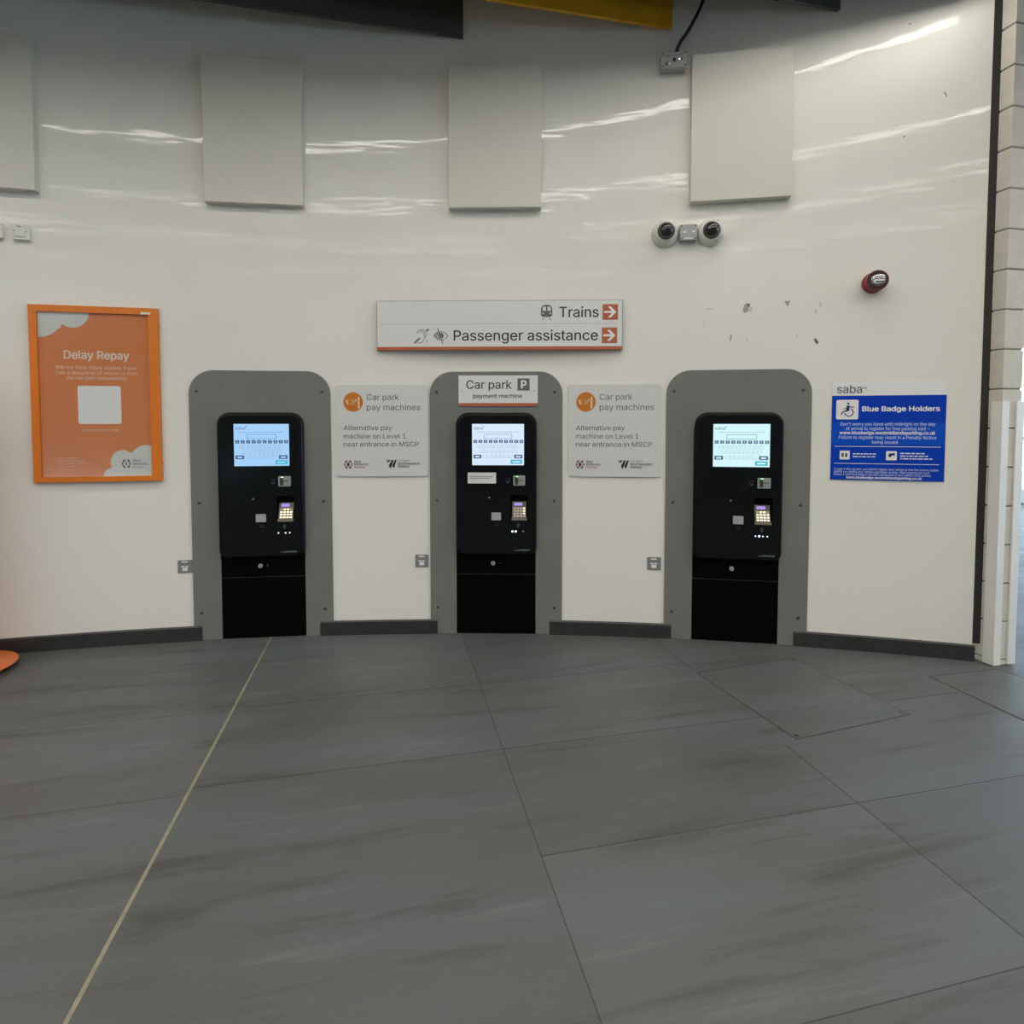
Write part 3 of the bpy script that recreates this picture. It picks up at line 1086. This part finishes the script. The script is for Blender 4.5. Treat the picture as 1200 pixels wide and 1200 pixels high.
for px, pz in ((1108.5, 51.5), (1105.5, 153.5)):
    m1 = MB()
    m1.rect(X(px - 33.5), Z(pz + 34), X(px + 33.5), Z(pz - 34), y, M['rust'])
    ar = m1.build('arrow_tile', t)
    m1 = MB()
    k = 1.0
    pts = [(-27, -4.5), (7, -4.5), (-11, -24), (2, -24), (26, 0), (2, 24), (-11, 24), (7, 4.5), (-27, 4.5)]
    m1.flat([(X(px + a), Z(pz + b)) for a, b in pts], y - 0.0006, M['white'])
    m1.build('arrow', ar)
m1 = MB()                                                      # train pictogram
G = M['icon_grey']
m1.flat(rr(X(805), Z(72), X(855), Z(19), (0.016, 0.016, 0.026, 0.026), 6), y, G)
m1.flat(rr(X(812.5), Z(45), X(827), Z(27), (0.003, 0.003, 0.003, 0.008), 4), y - 0.0006, M['sign'])
m1.flat(rr(X(834), Z(45), X(848), Z(27), (0.003, 0.003, 0.008, 0.003), 4), y - 0.0006, M['sign'])
m1.disc(X(815), Z(56), 0.0048, y - 0.0006, M['sign'], 12)
m1.disc(X(846), Z(56), 0.0048, y - 0.0006, M['sign'], 12)
m1.stroke([(X(818), Z(77)), (X(810), Z(86))], 0.0045, y, G)
m1.stroke([(X(842), Z(77)), (X(850), Z(86))], 0.0045, y, G)
m1.build('train_pictogram', t)
# hearing-loop and eye pictograms (measured on a finer grid: 3.2 units of it to one unit of the sign)
XX = lambda a: X(187.5 + a / 3.2)
ZZ = lambda b: Z((b - 160) / 3.2 + 120)
m1 = MB()
ear = [(225, 235), (228, 210), (245, 188), (275, 178), (308, 180), (337, 198), (352, 228), (352, 262), (338, 295), (318, 318), (306, 345), (285, 362), (255, 366), (240, 360)]
m1.stroke([(XX(a), ZZ(b)) for a, b in ear], 0.0042, y, G)
ear2 = [(250, 225), (262, 208), (285, 202), (310, 208), (326, 230), (330, 255), (318, 285)]
m1.stroke([(XX(a), ZZ(b)) for a, b in ear2], 0.0036, y, G)
m1.stroke([(XX(188), ZZ(368)), (XX(262), ZZ(294))], 0.011, y, G)
m1.stroke([(XX(357), ZZ(197)), (XX(388), ZZ(170))], 0.011, y, G)
m1.text('T', XX(348), XX(386), ZZ(370), 0.019, y, M['red_logo'], 0.0)
m1.build('hearing_loop_pictogram', t)
m1 = MB()
eye = [(458, 268), (480, 238), (515, 212), (560, 205), (605, 215), (640, 240), (660, 270), (640, 295), (605, 318), (575, 325)]
m1.stroke([(XX(a), ZZ(b)) for a, b in eye], 0.0045, y, G)
for a0, b0, a1, b1 in ((470, 258, 490, 300), (488, 240, 520, 325), (508, 225, 548, 332), (530, 225, 560, 310)):
    m1.stroke([(XX(a0), ZZ(b0)), (XX(a1), ZZ(b1))], 0.0058, y, G)
m1.flat([(XX(545), ZZ(222)), (XX(580), ZZ(225)), (XX(603), ZZ(250)), (XX(600), ZZ(285)), (XX(578), ZZ(305))], y - 0.0003, G)
m1.stroke([(XX(518), ZZ(162)), (XX(590), ZZ(375))], 0.0062, y - 0.0003, G)
m1.build('eye_pictogram', t)

# ------------------------------------------------------------------ orange poster frame
W_, H_ = 0.674, 1.031
t = wall_thing('poster_frame', 'orange framed poster headed Delay Repay', 'poster', -2.118, 0.998)
X, Z = mapper(157, 825, 1046 - 130, 0, W_, H_)
fl, fr, ft, fb = X(198), X(775), Z(35), Z(888)
m1 = MB()
m1.plate([(-W_ / 2, 0), (W_ / 2, 0), (W_ / 2, H_), (-W_ / 2, H_)], -0.034, -sag(0.68), M['orange'], bevel=0.003,
         holes=[[(fl, fb), (fr, fb), (fr, ft), (fl, ft)]])
m1.build('frame', t)
m1 = MB()
m1.box(W_ / 2, W_ / 2 + 0.004, -0.026, -0.010, H_ - 0.115, H_ - 0.095, M['orange'])
m1.box(W_ / 2, W_ / 2 + 0.004, -0.026, -0.010, 0.095, 0.115, M['orange'])
m1.build('hinge', t)
m1 = MB()
m1.rect(X(738), Z(34), X(790), Z(22), -0.0346, M['poster_text'])
m1.build('frame_label', t)
yp = -0.020
m1 = MB()
m1.box(fl, fr, yp, -0.0088, fb, ft, M['poster'])
ps = m1.build('poster_sheet', t)
y = yp - 0.0006
letter(ps, 'Delay Repay', X(325), X(666), Z(272), 0.0465, y, M['poster_text'], 0.02)
letter(ps, 'With our Delay Repay scheme, if your', X(281), X(704), Z(325), 0.0195, y, M['poster_text'])
letter(ps, 'train is delayed by 15 minutes or more', X(283), X(706), Z(353), 0.0195, y, M['poster_text'])
letter(ps, 'you can claim compensation.', X(335), X(655), Z(379), 0.0195, y, M['poster_text'])
letter(ps, 'Scan the QR for more', X(410), X(597), Z(649), 0.0135, y, M['poster_text'])
for k, (a, b, zz) in enumerate(((255, 385, 792), (275, 418, 806), (280, 435, 820), (288, 375, 836), (275, 385, 851))):
    print_line(ps, X(a), X(b), Z(zz), 0.0065, y, M['poster_faint'], k + 40)
m1 = MB()
m1.flat(rr(X(390), Z(611), X(615), Z(412), 0.012, 4), y, M['white'])
m1.build('white_square', ps, label='plain white square')
def arc(cx_, cz_, r, a0, a1, n=10):
    return [(cx_ + r * math.cos(math.radians(a0 + (a1 - a0) * k / n)), cz_ - r * math.sin(math.radians(a0 + (a1 - a0) * k / n))) for k in range(n + 1)]
m1 = MB()
pts = [(198, 35), (461, 35)] + arc(375, 25, 88, -8, -128, 10)[1:] + [(316, 112)] + arc(212, 60, 104, -32, -98, 8)[1:-1] + [(198, 165)]
m1.flat([(X(a), Z(b)) for a, b in pts], y, M['cloud'])
m1.build('cloud_corner', ps)
m1 = MB()
pts = [(775, 888), (512, 888)] + [(514, 872), (522, 858), (536, 850), (550, 846)] + arc(616, 815, 65, 205, 50, 12) + arc(742, 812, 88, 143, 70, 9) + [(775, 727)]
m1.flat([(X(a), Z(b)) for a, b in pts], y, M['cloud'])
m1.build('cloud_corner', ps)


def lattice_logo(m_, x, z, r, y_, ma, mb_):
    """round badge of crossing bars"""
    for sx in (-1, 1):
        m_.flat([(x + sx * r * 0.55, z + r), (x + sx * r * 0.15, z + r * 0.98), (x + sx * r * 0.58, z + r * 0.25), (x + sx * r * 0.78, z + r * 0.55)], y_, ma)
        m_.flat([(x + sx * r * 0.55, z - r), (x + sx * r * 0.15, z - r * 0.98), (x + sx * r * 0.58, z - r * 0.25), (x + sx * r * 0.78, z - r * 0.55)], y_, ma)
        m_.flat([(x + sx * r * 0.86, z + r * 0.42), (x + sx * r, z), (x + sx * r * 0.86, z - r * 0.42), (x + sx * r * 0.66, z)], y_, ma)
    m_.flat([(x - r * 0.10, z + r * 0.62), (x + r * 0.10, z + r * 0.62), (x + r * 0.42, z), (x + r * 0.10, z - r * 0.62), (x - r * 0.10, z - r * 0.62), (x - r * 0.42, z)], y_, mb_)
    m_.flat([(x - r * 0.05, z + r * 0.5), (x + r * 0.05, z + r * 0.5), (x + r * 0.16, z), (x + r * 0.05, z - r * 0.5), (x - r * 0.05, z - r * 0.5), (x - r * 0.16, z)], y_ - 0.0004, ma)


m1 = MB()
y2 = y - 0.0006
lattice_logo(m1, X(634), Z(822), 0.0245, y2, M['ink'], M['cloud'])
m1.text('West', X(668), X(710), Z(812), 0.014, y2, M['ink_mid'], 0.01)
m1.text('Midlands', X(668), X(747), Z(829), 0.014, y2, M['ink_mid'], 0.01)
m1.text('Railway', X(668), X(728), Z(845), 0.012, y2, M['icon_grey'])
m1.build('logo', ps)
m1 = MB()
m1.box(fl, fr, -0.0258, -0.0242, fb, ft, M['glazing'])
m1.build('glazing', t)

# ------------------------------------------------------------------ grey-white information signs
for s, lab in ((-0.4695, 'grey information sign Car park pay machines between the left and middle pay machines'),
               (0.9885, 'grey information sign Car park pay machines between the middle and right pay machines')):
    W_, H_ = 0.574, 0.577
    t = wall_thing('information_sign', lab, 'sign', s, 1.010, 'car park information signs')
    X, Z = mapper(110, 1035, 928, 0, W_, H_)
    y = -0.0125
    m1 = MB()
    m1.plate(rr(-W_ / 2, 0, W_ / 2, H_, 0.022, 6), y, -sag(0.58), M['info'], bevel=0.0015)
    m1.build('sign_panel', t)
    y -= 0.0007
    letter(t, 'Car park', X(425), X(748), Z(155), 0.0365, y, M['ink_mid'], -0.004)
    letter(t, 'pay machines', X(425), X(960), Z(257), 0.0365, y, M['ink_mid'], -0.004)
    letter(t, 'Alternative pay', X(190), X(675), Z(459), 0.0295, y, M['ink_mid'], 0.0015)
    letter(t, 'machine on Level 1', X(190), X(813), Z(543), 0.0295, y, M['ink_mid'], 0.0015)
    letter(t, 'near entrance in MSCP', X(190), X(943), Z(624), 0.0295, y, M['ink_mid'], 0.0015)
    m1 = MB()
    m1.disc(X(288), Z(176), 0.0605, y, M['round_orange'], 40)
    q = lambda a: X(190 + (a - 140) * 195 / 750)
    v_ = lambda b: Z(78 + (b - 260) * 196 / 770)
    a = y - 0.0005
    m1.rect(q(300), v_(750), q(600), v_(540), a, M['round_mid'])
    m1.rect(q(345), v_(690), q(460), v_(575), a - 0.0004, M['round_orange'])
    m1.flat([(q(230), v_(560)), (q(300), v_(560)), (q(335), v_(740)), (q(275), v_(735))], a - 0.0006, M['round_white'])
    m1.rect(q(700), v_(900), q(765), v_(440), a, M['round_white'])
    m1.flat([(q(600), v_(640)), (q(600), v_(560)), (q(650), v_(510)), (q(670), v_(520)), (q(630), v_(600))], a - 0.0002, M['round_white'])
    m1.rect(q(640), v_(650), q(700), v_(605), a - 0.0002, M['round_mid'])
    m1.build('round_pictogram', t, label='orange disc with a barrier pictogram')
    m1 = MB()
    lattice_logo(m1, X(232), Z(805), 0.0262, y, M['ink'], M['red_logo'])
    m1.text('West', X(292), X(362), Z(788), 0.0155, y, M['ink_mid'], 0.01)
    m1.text('Midlands', X(292), X(433), Z(815), 0.0155, y, M['ink_mid'], 0.01)
    m1.text('Railway', X(292), X(405), Z(842), 0.013, y, M['red_logo'])
    m1.build('logo', t)
    m1 = MB()
    m1.flat([(X(612), Z(760)), (X(668), Z(760)), (X(640), Z(812))], y, M['green_logo'])
    m1.flat([(X(630), Z(790)), (X(672), Z(760)), (X(640), Z(812))], y - 0.0003, M['sign'])
    m1.flat([(X(640), Z(812)), (X(648), Z(840)), (X(662), Z(840)), (X(690), Z(760)), (X(672), Z(760))], y - 0.0004, M['ink'])
    m1.flat([(X(674), Z(815)), (X(682), Z(840)), (X(694), Z(840)), (X(719), Z(760)), (X(702), Z(760))], y - 0.0004, M['ink'])
    m1.text('London', X(733), X(850), Z(778), 0.0145, y, M['green_logo'], 0.0)
    m1.text('Northwestern', X(733), X(953), Z(810), 0.016, y, M['ink_mid'], 0.016)
    m1.text('Railway', X(733), X(850), Z(838), 0.016, y, M['ink_mid'], 0.016)
    m1.build('logo', t)

# ------------------------------------------------------------------ Car park sign on the middle surround
W_, H_ = 0.496, 0.192
t = wall_thing('car_park_sign', 'small sign reading Car park payment machine above the middle screen', 'sign', 0.2625, 1.452)
X, Z = mapper(284, 977, 270, 0, W_, H_)
m1 = MB()
m1.box(-W_ / 2, W_ / 2, -0.0225, -0.0182, 0.0, H_, M['sign'])
m1.build('sign_board', t)
m1 = MB()
m1.box(-W_ / 2, W_ / 2, -0.0235, -0.0226, 0.0, 0.0195, M['rust'])
m1.build('bottom_band', t, label='rust orange band')
y = -0.0231
letter(t, 'Car park', X(352), X(750), Z(117), 0.0525, y, M['ink'], 0.006)
letter(t, 'payment machine', X(412), X(840), Z(197), 0.0250, y, M['ink'], 0.012)
m1 = MB()
m1.rect(X(800), Z(133), X(906), Z(27), y, M['icon_grey'])
m1.text('P', X(830), X(880), Z(113), 0.0475, y - 0.0006, M['white'], 0.03)
m1.build('parking_pictogram', t)
for px in (310, 948):
    m1 = MB()
    m1.lathe([(0.0042, 0.0226), (0.003, 0.0242)], M['brass'], 10, X(px), Z(137))
    m1.build('screw', t)

# ------------------------------------------------------------------ blue badge notice
W_, H_ = 0.586, 0.573
t = wall_thing('blue_notice', 'blue notice headed Blue Badge Holders at the right end of the wall', 'notice', 2.5435, 1.013)
X, Z = mapper(103, 1034, 940, 128, W_, H_)
yB, y = -sag(0.59), -0.0085
m1 = MB()
m1.box(-W_ / 2, W_ / 2, y, yB, 0, H_, M['white'])
m1.build('notice_board', t)
y -= 0.0005
m1 = MB()
m1.rect(-W_ / 2, 0.0, W_ / 2, Z(241), y, M['blue'])
m1.rect(-W_ / 2 + 0.002, Z(645), W_ / 2 - 0.002, Z(462), y - 0.0004, M['blue_mid'])
m1.build('blue_field', t)
y -= 0.0009
letter(t, 'saba', X(143), X(352), Z(220), 0.0475, y, M['saba'], 0.004)
m1 = MB()
m1.ring(X(372), Z(178), 0.0042, 0.0062, y, M['saba'], n=14, sx=1.3)
m1.stroke([(X(385), Z(186)), (X(392), Z(168))], 0.002, y, M['saba'])
m1.build('raised_mark', t)
B_ = M['blue_text']
letter(t, 'Blue Badge Holders', X(356), X(984), Z(370), 0.0275, y, M['white'], 0.030)
letter(t, "Don't worry you have until midnight on the day", X(180), X(952), Z(488), 0.0185, y, B_)
letter(t, 'of arrival to register for free parking visit -', X(226), X(905), Z(526), 0.0185, y, B_)
letter(t, 'www.bluebadge.westmidlandsparking.co.uk', X(172), X(954), Z(560), 0.0185, y, M['white'], 0.025)
letter(t, 'Failure to register may result in a Penalty Notice', X(168), X(962), Z(598), 0.0185, y, B_)
letter(t, 'being issued.', X(446), X(664), Z(637), 0.0185, y, B_)
letter(t, 'To park in this car park, you need to register your vehicle so that the camera system', X(132), X(985), Z(857), 0.0125, y, B_)
letter(t, '(ANPR) can identify your vehicle registration number. When parking you must', X(132), X(915), Z(880), 0.0125, y, B_)
letter(t, 'display a valid Blue Badge in the front windscreen of your vehicle when parked.', X(132), X(930), Z(902), 0.0125, y, B_)
letter(t, 'www.bluebadge.westmidlandsparking.co.uk', X(236), X(858), Z(928), 0.0145, y, M['white'], 0.025)
print_line(t, X(290), X(480), Z(727), 0.008, y, B_, 51)
print_line(t, X(290), X(476), Z(750), 0.008, y, B_, 52)
print_line(t, X(678), X(875), Z(719), 0.008, y, B_, 53)
print_line(t, X(678), X(905), Z(741), 0.008, y, B_, 54)
print_line(t, X(678), X(940), Z(763), 0.008, y, B_, 55)
m1 = MB()
m1.rect(X(135), Z(663), X(1000), Z(658.5), y, B_)
m1.rect(X(132), Z(805), X(990), Z(800.5), y, B_)
m1.build('divider_line', t)
m1 = MB()                                                      # wheelchair symbol
m1.flat(rr(X(140), Z(437), X(326), Z(275), 0.009, 4), y, M['white'])
y3, bl = y - 0.0006, M['ink']
bl = mat('navy_symbol_print', (0.012, 0.02, 0.14), 0.5)
m1.disc(X(240), Z(306), 0.0062, y3, bl, 14)
m1.ring(X(247), Z(378), 0.0200, 0.0255, y3, bl, math.radians(-170), math.radians(70), 24)
m1.flat([(X(226), Z(325)), (X(250), Z(318)), (X(252), Z(362)), (X(222), Z(368))], y3, bl)
m1.stroke([(X(240), Z(332)), (X(288), Z(336))], 0.0055, y3 - 0.0002, bl)
m1.stroke([(X(200), Z(352)), (X(232), Z(342))], 0.0045, y3 - 0.0002, bl)
m1.stroke([(X(245), Z(363)), (X(204), Z(372))], 0.0075, y3 - 0.0002, bl)
m1.stroke([(X(206), Z(368)), (X(180), Z(398))], 0.0062, y3 - 0.0002, bl)
m1.build('wheelchair_symbol', t)
m1 = MB()
m1.flat(rr(X(178), Z(770), X(263), Z(697), 0.005, 3), y, M['white'])
m1.rect(X(193), Z(750), X(213), Z(717), y3, M['ink_mid'])
m1.rect(X(224), Z(750), X(243), Z(717), y3, M['ink_mid'])
m1.rect(X(197), Z(742), X(209), Z(727), y3 - 0.0004, M['icon_grey'])
m1.build('small_pictogram', t)
m1 = MB()
m1.flat(rr(X(563), Z(772), X(651), Z(697), 0.005, 3), y, M['white'])
m1.flat([(X(580), Z(730)), (X(592), Z(714)), (X(618), Z(716)), (X(632), Z(708)), (X(634), Z(735)), (X(612), Z(732)), (X(600), Z(748)), (X(586), Z(744))], y3, bl)
m1.build('small_pictogram', t)

# ------------------------------------------------------------------ small grey stickers beside the machines
for s, z, lab in ((-1.669, 0.423, 'small grey sticker left of the left pay machine, below the orange poster'),
                  (-0.2255, 0.427, 'small grey sticker between the left and middle pay machines'),
                  (1.2405, 0.427, 'small grey sticker between the middle and right pay machines')):
    t = wall_thing('grey_sticker', lab, 'sticker', s, z, 'grey stickers beside the pay machines')
    m1 = MB()
    m1.plate(rr(-0.042, 0, 0.042, 0.081, 0.005, 3), -0.0035, -0.001, M['sticker'])
    m1.build('sticker_plate', t)
    m1 = MB()
    y = -0.0040
    m1.rect(-0.020, 0.066, 0.016, 0.074, y, M['white'])
    m1.words(-0.024, 0.022, 0.038, 0.009, y, M['white'], 9)
    m1.rect(-0.016, 0.014, 0.014, 0.034, y, M['white'])
    m1.rect(-0.010, 0.020, 0.008, 0.028, y - 0.0004, M['sign'])
    m1.build('sticker_print', t)

# ------------------------------------------------------------------ dome cameras and the box between them
for s, z, rot, lab in ((1.2835, 2.497, 0.5, 'white dome security camera left of the small grey box'),
                       (1.548, 2.490, -0.55, 'white dome security camera right of the small grey box')):
    t = wall_thing('dome_camera', lab, 'security camera', s, z, 'dome cameras under the last acoustic panel')
    m1 = MB()
    m1.lathe([(0.079, 0.0012), (0.080, 0.006), (0.079, 0.016), (0.072, 0.040), (0.062, 0.056), (0.050, 0.062)], M['dome_white'], 40)
    m1.build('camera_body', t, smooth=True)
    m1 = MB()
    m1.lathe([(0.0515, 0.060), (0.0515, 0.066), (0.046, 0.067)], M['dome_ring'], 36)
    m1.build('dome_ring', t, smooth=True)
    m1 = MB()
    m1.lathe([(0.0465, 0.0665)] + [(0.0465 * math.cos(a * PI / 20), 0.067 + 0.043 * math.sin(a * PI / 20)) for a in range(1, 10)] + [(0.001, 0.110)], M['dome'], 36)
    m1.build('dome', t, smooth=True, label='smoked dark dome')
    for k in range(3):
        a = rot + PI / 2 + k * 2 * PI / 3
        m1 = MB()
        m1.lathe([(0.0035, 0.040), (0.0030, 0.0465)], M['screw'], 10, 0.068 * math.cos(a), 0.068 * math.sin(a))
        m1.build('screw', t)


def junction(name, lab, s, z, w2, h2, d, grp=None):
    t = wall_thing(name, lab, 'junction box', s, z, grp)
    m1 = MB()
    m1.plate(rr(-w2, -h2, w2, h2, 0.005, 3), -d * 0.72, -0.0012, M['plastic_grey'], bevel=0.001)
    m1.build('box_body', t)
    m1 = MB()
    m1.plate(rr(-w2, -h2, w2, h2, 0.005, 3), -d, -d * 0.73, M['plastic_grey'], bevel=0.002)
    m1.build('box_lid', t)
    for x in (-1, 1):
        for zz in (-1, 1):
            m1 = MB()
            m1.lathe([(0.0048, d + 0.0002), (0.004, d + 0.0012)], M['screw'], 10, x * (w2 - 0.009), zz * (h2 - 0.009))
            m1.build('screw', t)
    return t


t = junction('camera_junction_box', 'small square grey junction box between the two dome cameras', 1.4175, 2.489, 0.050, 0.046, 0.046)
m1 = MB()
m1.box(-0.036, -0.012, -0.0472, -0.0462, -0.004, 0.009, M['plastic'])
m1.box(0.018, 0.040, -0.0472, -0.0462, -0.002, 0.010, M['plastic'])
m1.rect(-0.026, -0.040, 0.022, -0.030, -0.0468, M['plastic'])
m1.build('lid_label', t)

t = junction('junction_box', 'grey junction box with a black cable on top, beside the last acoustic panel', 1.3165, 3.489, 0.073, 0.043, 0.068)
m1 = MB()
m1.lathe([(0.0095, 0.0682), (0.0085, 0.0745)], M['cable'], 16, 0.002, -0.002)
m1.build('lid_knob', t, label='black round knob')
m1 = MB()
m1.lathe([(0.0045, 0.0682), (0.004, 0.0705)], M['led'], 10, 0.031, 0.001)
m1.build('indicator_light', t)
m1 = MB()
y = -0.0688
m1.words(-0.052, -0.022, 0.022, 0.006, y, M['ink_mid'], 5)
m1.rect(-0.014, 0.0235, 0.058, 0.026, y, M['icon_grey'])
m1.frame(-0.052, -0.034, -0.014, -0.010, 0.0018, y, M['icon_grey'])
m1.rect(-0.049, -0.031, -0.036, -0.013, y, M['icon_grey'])
m1.rect(-0.030, -0.030, -0.018, -0.014, y, M['white'])
m1.rect(0.042, -0.005, 0.052, 0.006, y, M['icon_grey'])
m1.build('lid_label', t)

# black cable from that box up into the ceiling
cv = bpy.data.curves.new('cable', 'CURVE')
cv.dimensions = '3D'
cv.bevel_depth = 0.0105
cv.bevel_resolution = 4
sp = cv.splines.new('BEZIER')
cpts = [wall_pt(1.331, 3.533, 0.036), wall_pt(1.344, 3.575, 0.050), wall_pt(1.405, 3.66, 0.065), wall_pt(1.475, 3.80, 0.085), wall_pt(1.505, 4.05, 0.085), wall_pt(1.505, 4.32, 0.085)]
sp.bezier_points.add(len(cpts) - 1)
for bp_, p in zip(sp.bezier_points, cpts):
    bp_.co = p
    bp_.handle_left_type = bp_.handle_right_type = 'AUTO'
tmp = bpy.data.objects.new('cable', cv)
me = bpy.data.meshes.new_from_object(tmp)
bpy.data.objects.remove(tmp)
me.materials.append(M['cable'])
o = bpy.data.objects.new('black_cable', me)
col.objects.link(o)
tag(o, 'black cable rising from the grey junction box to the ceiling', 'cable')

# ------------------------------------------------------------------ red fire alarm beacon
t = wall_thing('alarm_beacon', 'red fire alarm beacon with a clear lens, high above the blue notice', 'fire alarm', 2.4475, 2.150)
m1 = MB()
m1.lathe([(0.056, 0.0012), (0.058, 0.010), (0.058, 0.030), (0.054, 0.034), (0.054, 0.066), (0.051, 0.072)], M['red'], 40)
m1.build('beacon_body', t, smooth=True)
m1 = MB()
m1.lathe([(0.053, 0.070), (0.0555, 0.076), (0.0555, 0.088), (0.052, 0.093), (0.043, 0.093), (0.041, 0.085), (0.041, 0.0725)], M['dark_red'], 40)
m1.build('lens_ring', t, smooth=True)
m1 = MB()
m1.lathe([(0.0405, 0.0885), (0.038, 0.094), (0.028, 0.099), (0.014, 0.1015), (0.002, 0.102)], M['lens'], 36)
m1.build('lens', t, smooth=True)
m1 = MB()
m1.box(-0.027, 0.026, -0.1065, -0.1022, -0.009, -0.002, M['lens_white'])
m1.box(-0.027, -0.020, -0.1060, -0.1022, -0.018, -0.0092, M['lens_white'])
m1.box(-0.020, 0.014, -0.1040, -0.1022, -0.022, -0.018, M['lens_white'])
m1.build('flash_tube', t)

# ------------------------------------------------------------------ small white plates high on the left
for s, z, lab in ((-2.610, 2.392, 'small white wall plate cut by the left picture edge'),
                  (-2.479, 2.390, 'small white wall plate with dark dots, second from the left picture edge')):
    t = wall_thing('wall_plate', lab, 'wall plate', s, z, 'white wall plates')
    m1 = MB()
    m1.plate(rr(-0.042, 0, 0.042, 0.086, 0.006, 3), -0.024, -0.001, M['plastic'], bevel=0.004)
    m1.build('plate_body', t)
    m1 = MB()
    m1.plate(rr(-0.022, 0.016, 0.022, 0.052, 0.004, 3), -0.029, -0.0242, M['plastic'], bevel=0.002)
    m1.build('rocker', t)
    m1 = MB()
    for x, zz in ((-0.012, 0.076), (-0.030, 0.050), (0.028, 0.047)):
        m1.lathe([(0.0035, 0.0241), (0.003, 0.0255)], M['icon_grey'], 10, x, zz)
    m1.rect(-0.012, 0.071, 0.006, 0.0745, -0.0245, M['icon_grey'])
    m1.build('plate_screws', t)

# ------------------------------------------------------------------ paint scars on the wall
def scar(s, z, pts, m_):
    m1 = MB()
    m1.add([wall_pt(s + x, z + h, 0.0008) for x, h in pts], [ccw(pts)], m_)
    m1.build('paint_scar', wall)


def blob(rx, rz, tilt, n=14, seed=1):
    rnd = random.Random(seed)
    out = []
    for k in range(n):
        a = 2 * PI * k / n
        q = rnd.uniform(0.75, 1.1)
        x, z = rx * q * math.cos(a), rz * q * math.sin(a)
        out.append((x * math.cos(tilt) - z * math.sin(tilt), x * math.sin(tilt) + z * math.cos(tilt)))
    return out


scar(1.766, 2.035, blob(0.020, 0.032, -0.3, seed=2), M['scuff'])
scar(1.775, 2.054, blob(0.014, 0.009, 0.3, seed=3), M['scuff_dark'])
scar(1.790, 2.030, blob(0.014, 0.020, 0.0, seed=4), M['scuff_light'])
scar(1.996, 2.054, [(-0.017, 0.017), (0.017, 0.017), (0.002, -0.020)], M['scuff'])
scar(2.176, 2.040, blob(0.006, 0.020, 0.0, seed=5), M['scuff_light'])
scar(2.152, 2.005, blob(0.007, 0.014, 0.0, seed=6), M['scuff_light'])
scar(1.553, 2.037, blob(0.028, 0.006, 0.05, seed=7), M['scuff_light'])
scar(1.519, 1.955, blob(0.006, 0.006, 0, seed=8), M['scuff_light'])
scar(1.679, 1.862, blob(0.006, 0.024, -0.2, seed=9), M['scuff'])
scar(1.772, 1.850, blob(0.004, 0.014, 0.15, seed=10), M['scuff_light'])
scar(2.159, 1.828, blob(0.009, 0.021, 0.6, seed=11), M['scuff_dark'])
scar(2.052, 1.865, blob(0.004, 0.016, 0.0, seed=12), M['scuff_light'])
scar(2.602, 3.578, blob(0.008, 0.005, 0.2, seed=13), M['scuff'])
scar(2.786, 3.168, blob(0.005, 0.020, 0.5, seed=14), M['scuff'])
scar(2.589, 2.962, blob(0.007, 0.006, 0.2, seed=15), M['scuff'])

# ------------------------------------------------------------------ orange totem at the far left, only its foot in view
t = bpy.data.objects.new('orange_totem', None)
col.objects.link(t)
t.location = (-2.955, 3.02, 0)
t.rotation_euler = (0, 0, 0.25)
tag(t, 'orange floor totem on a round orange foot at the left edge', 'totem')
m1 = MB()
n = 48
prof = [(0.18, 0.0), (0.18, 0.020), (0.226, 0.026), (0.235, 0.032), (0.231, 0.037), (0.03, 0.044)]
v, f = [], []
for r_, h in prof:
    for k in range(n):
        v.append((r_ * math.cos(2 * PI * k / n), r_ * math.sin(2 * PI * k / n), h))
for j in range(len(prof) - 1):
    for k in range(n):
        f.append((j * n + k, j * n + (k + 1) % n, (j + 1) * n + (k + 1) % n, (j + 1) * n + k))
f.append(tuple(range((len(prof) - 1) * n, len(prof) * n)))
m1.add(v, f, M['totem'])
m1.build('foot', t, smooth=True)
m1 = MB()
m1.plate(rr(-0.26, 0.042, 0.04, 1.70, 0.04, 5), -0.03, 0.03, M['totem'], bevel=0.006)
m1.build('totem_panel', t)
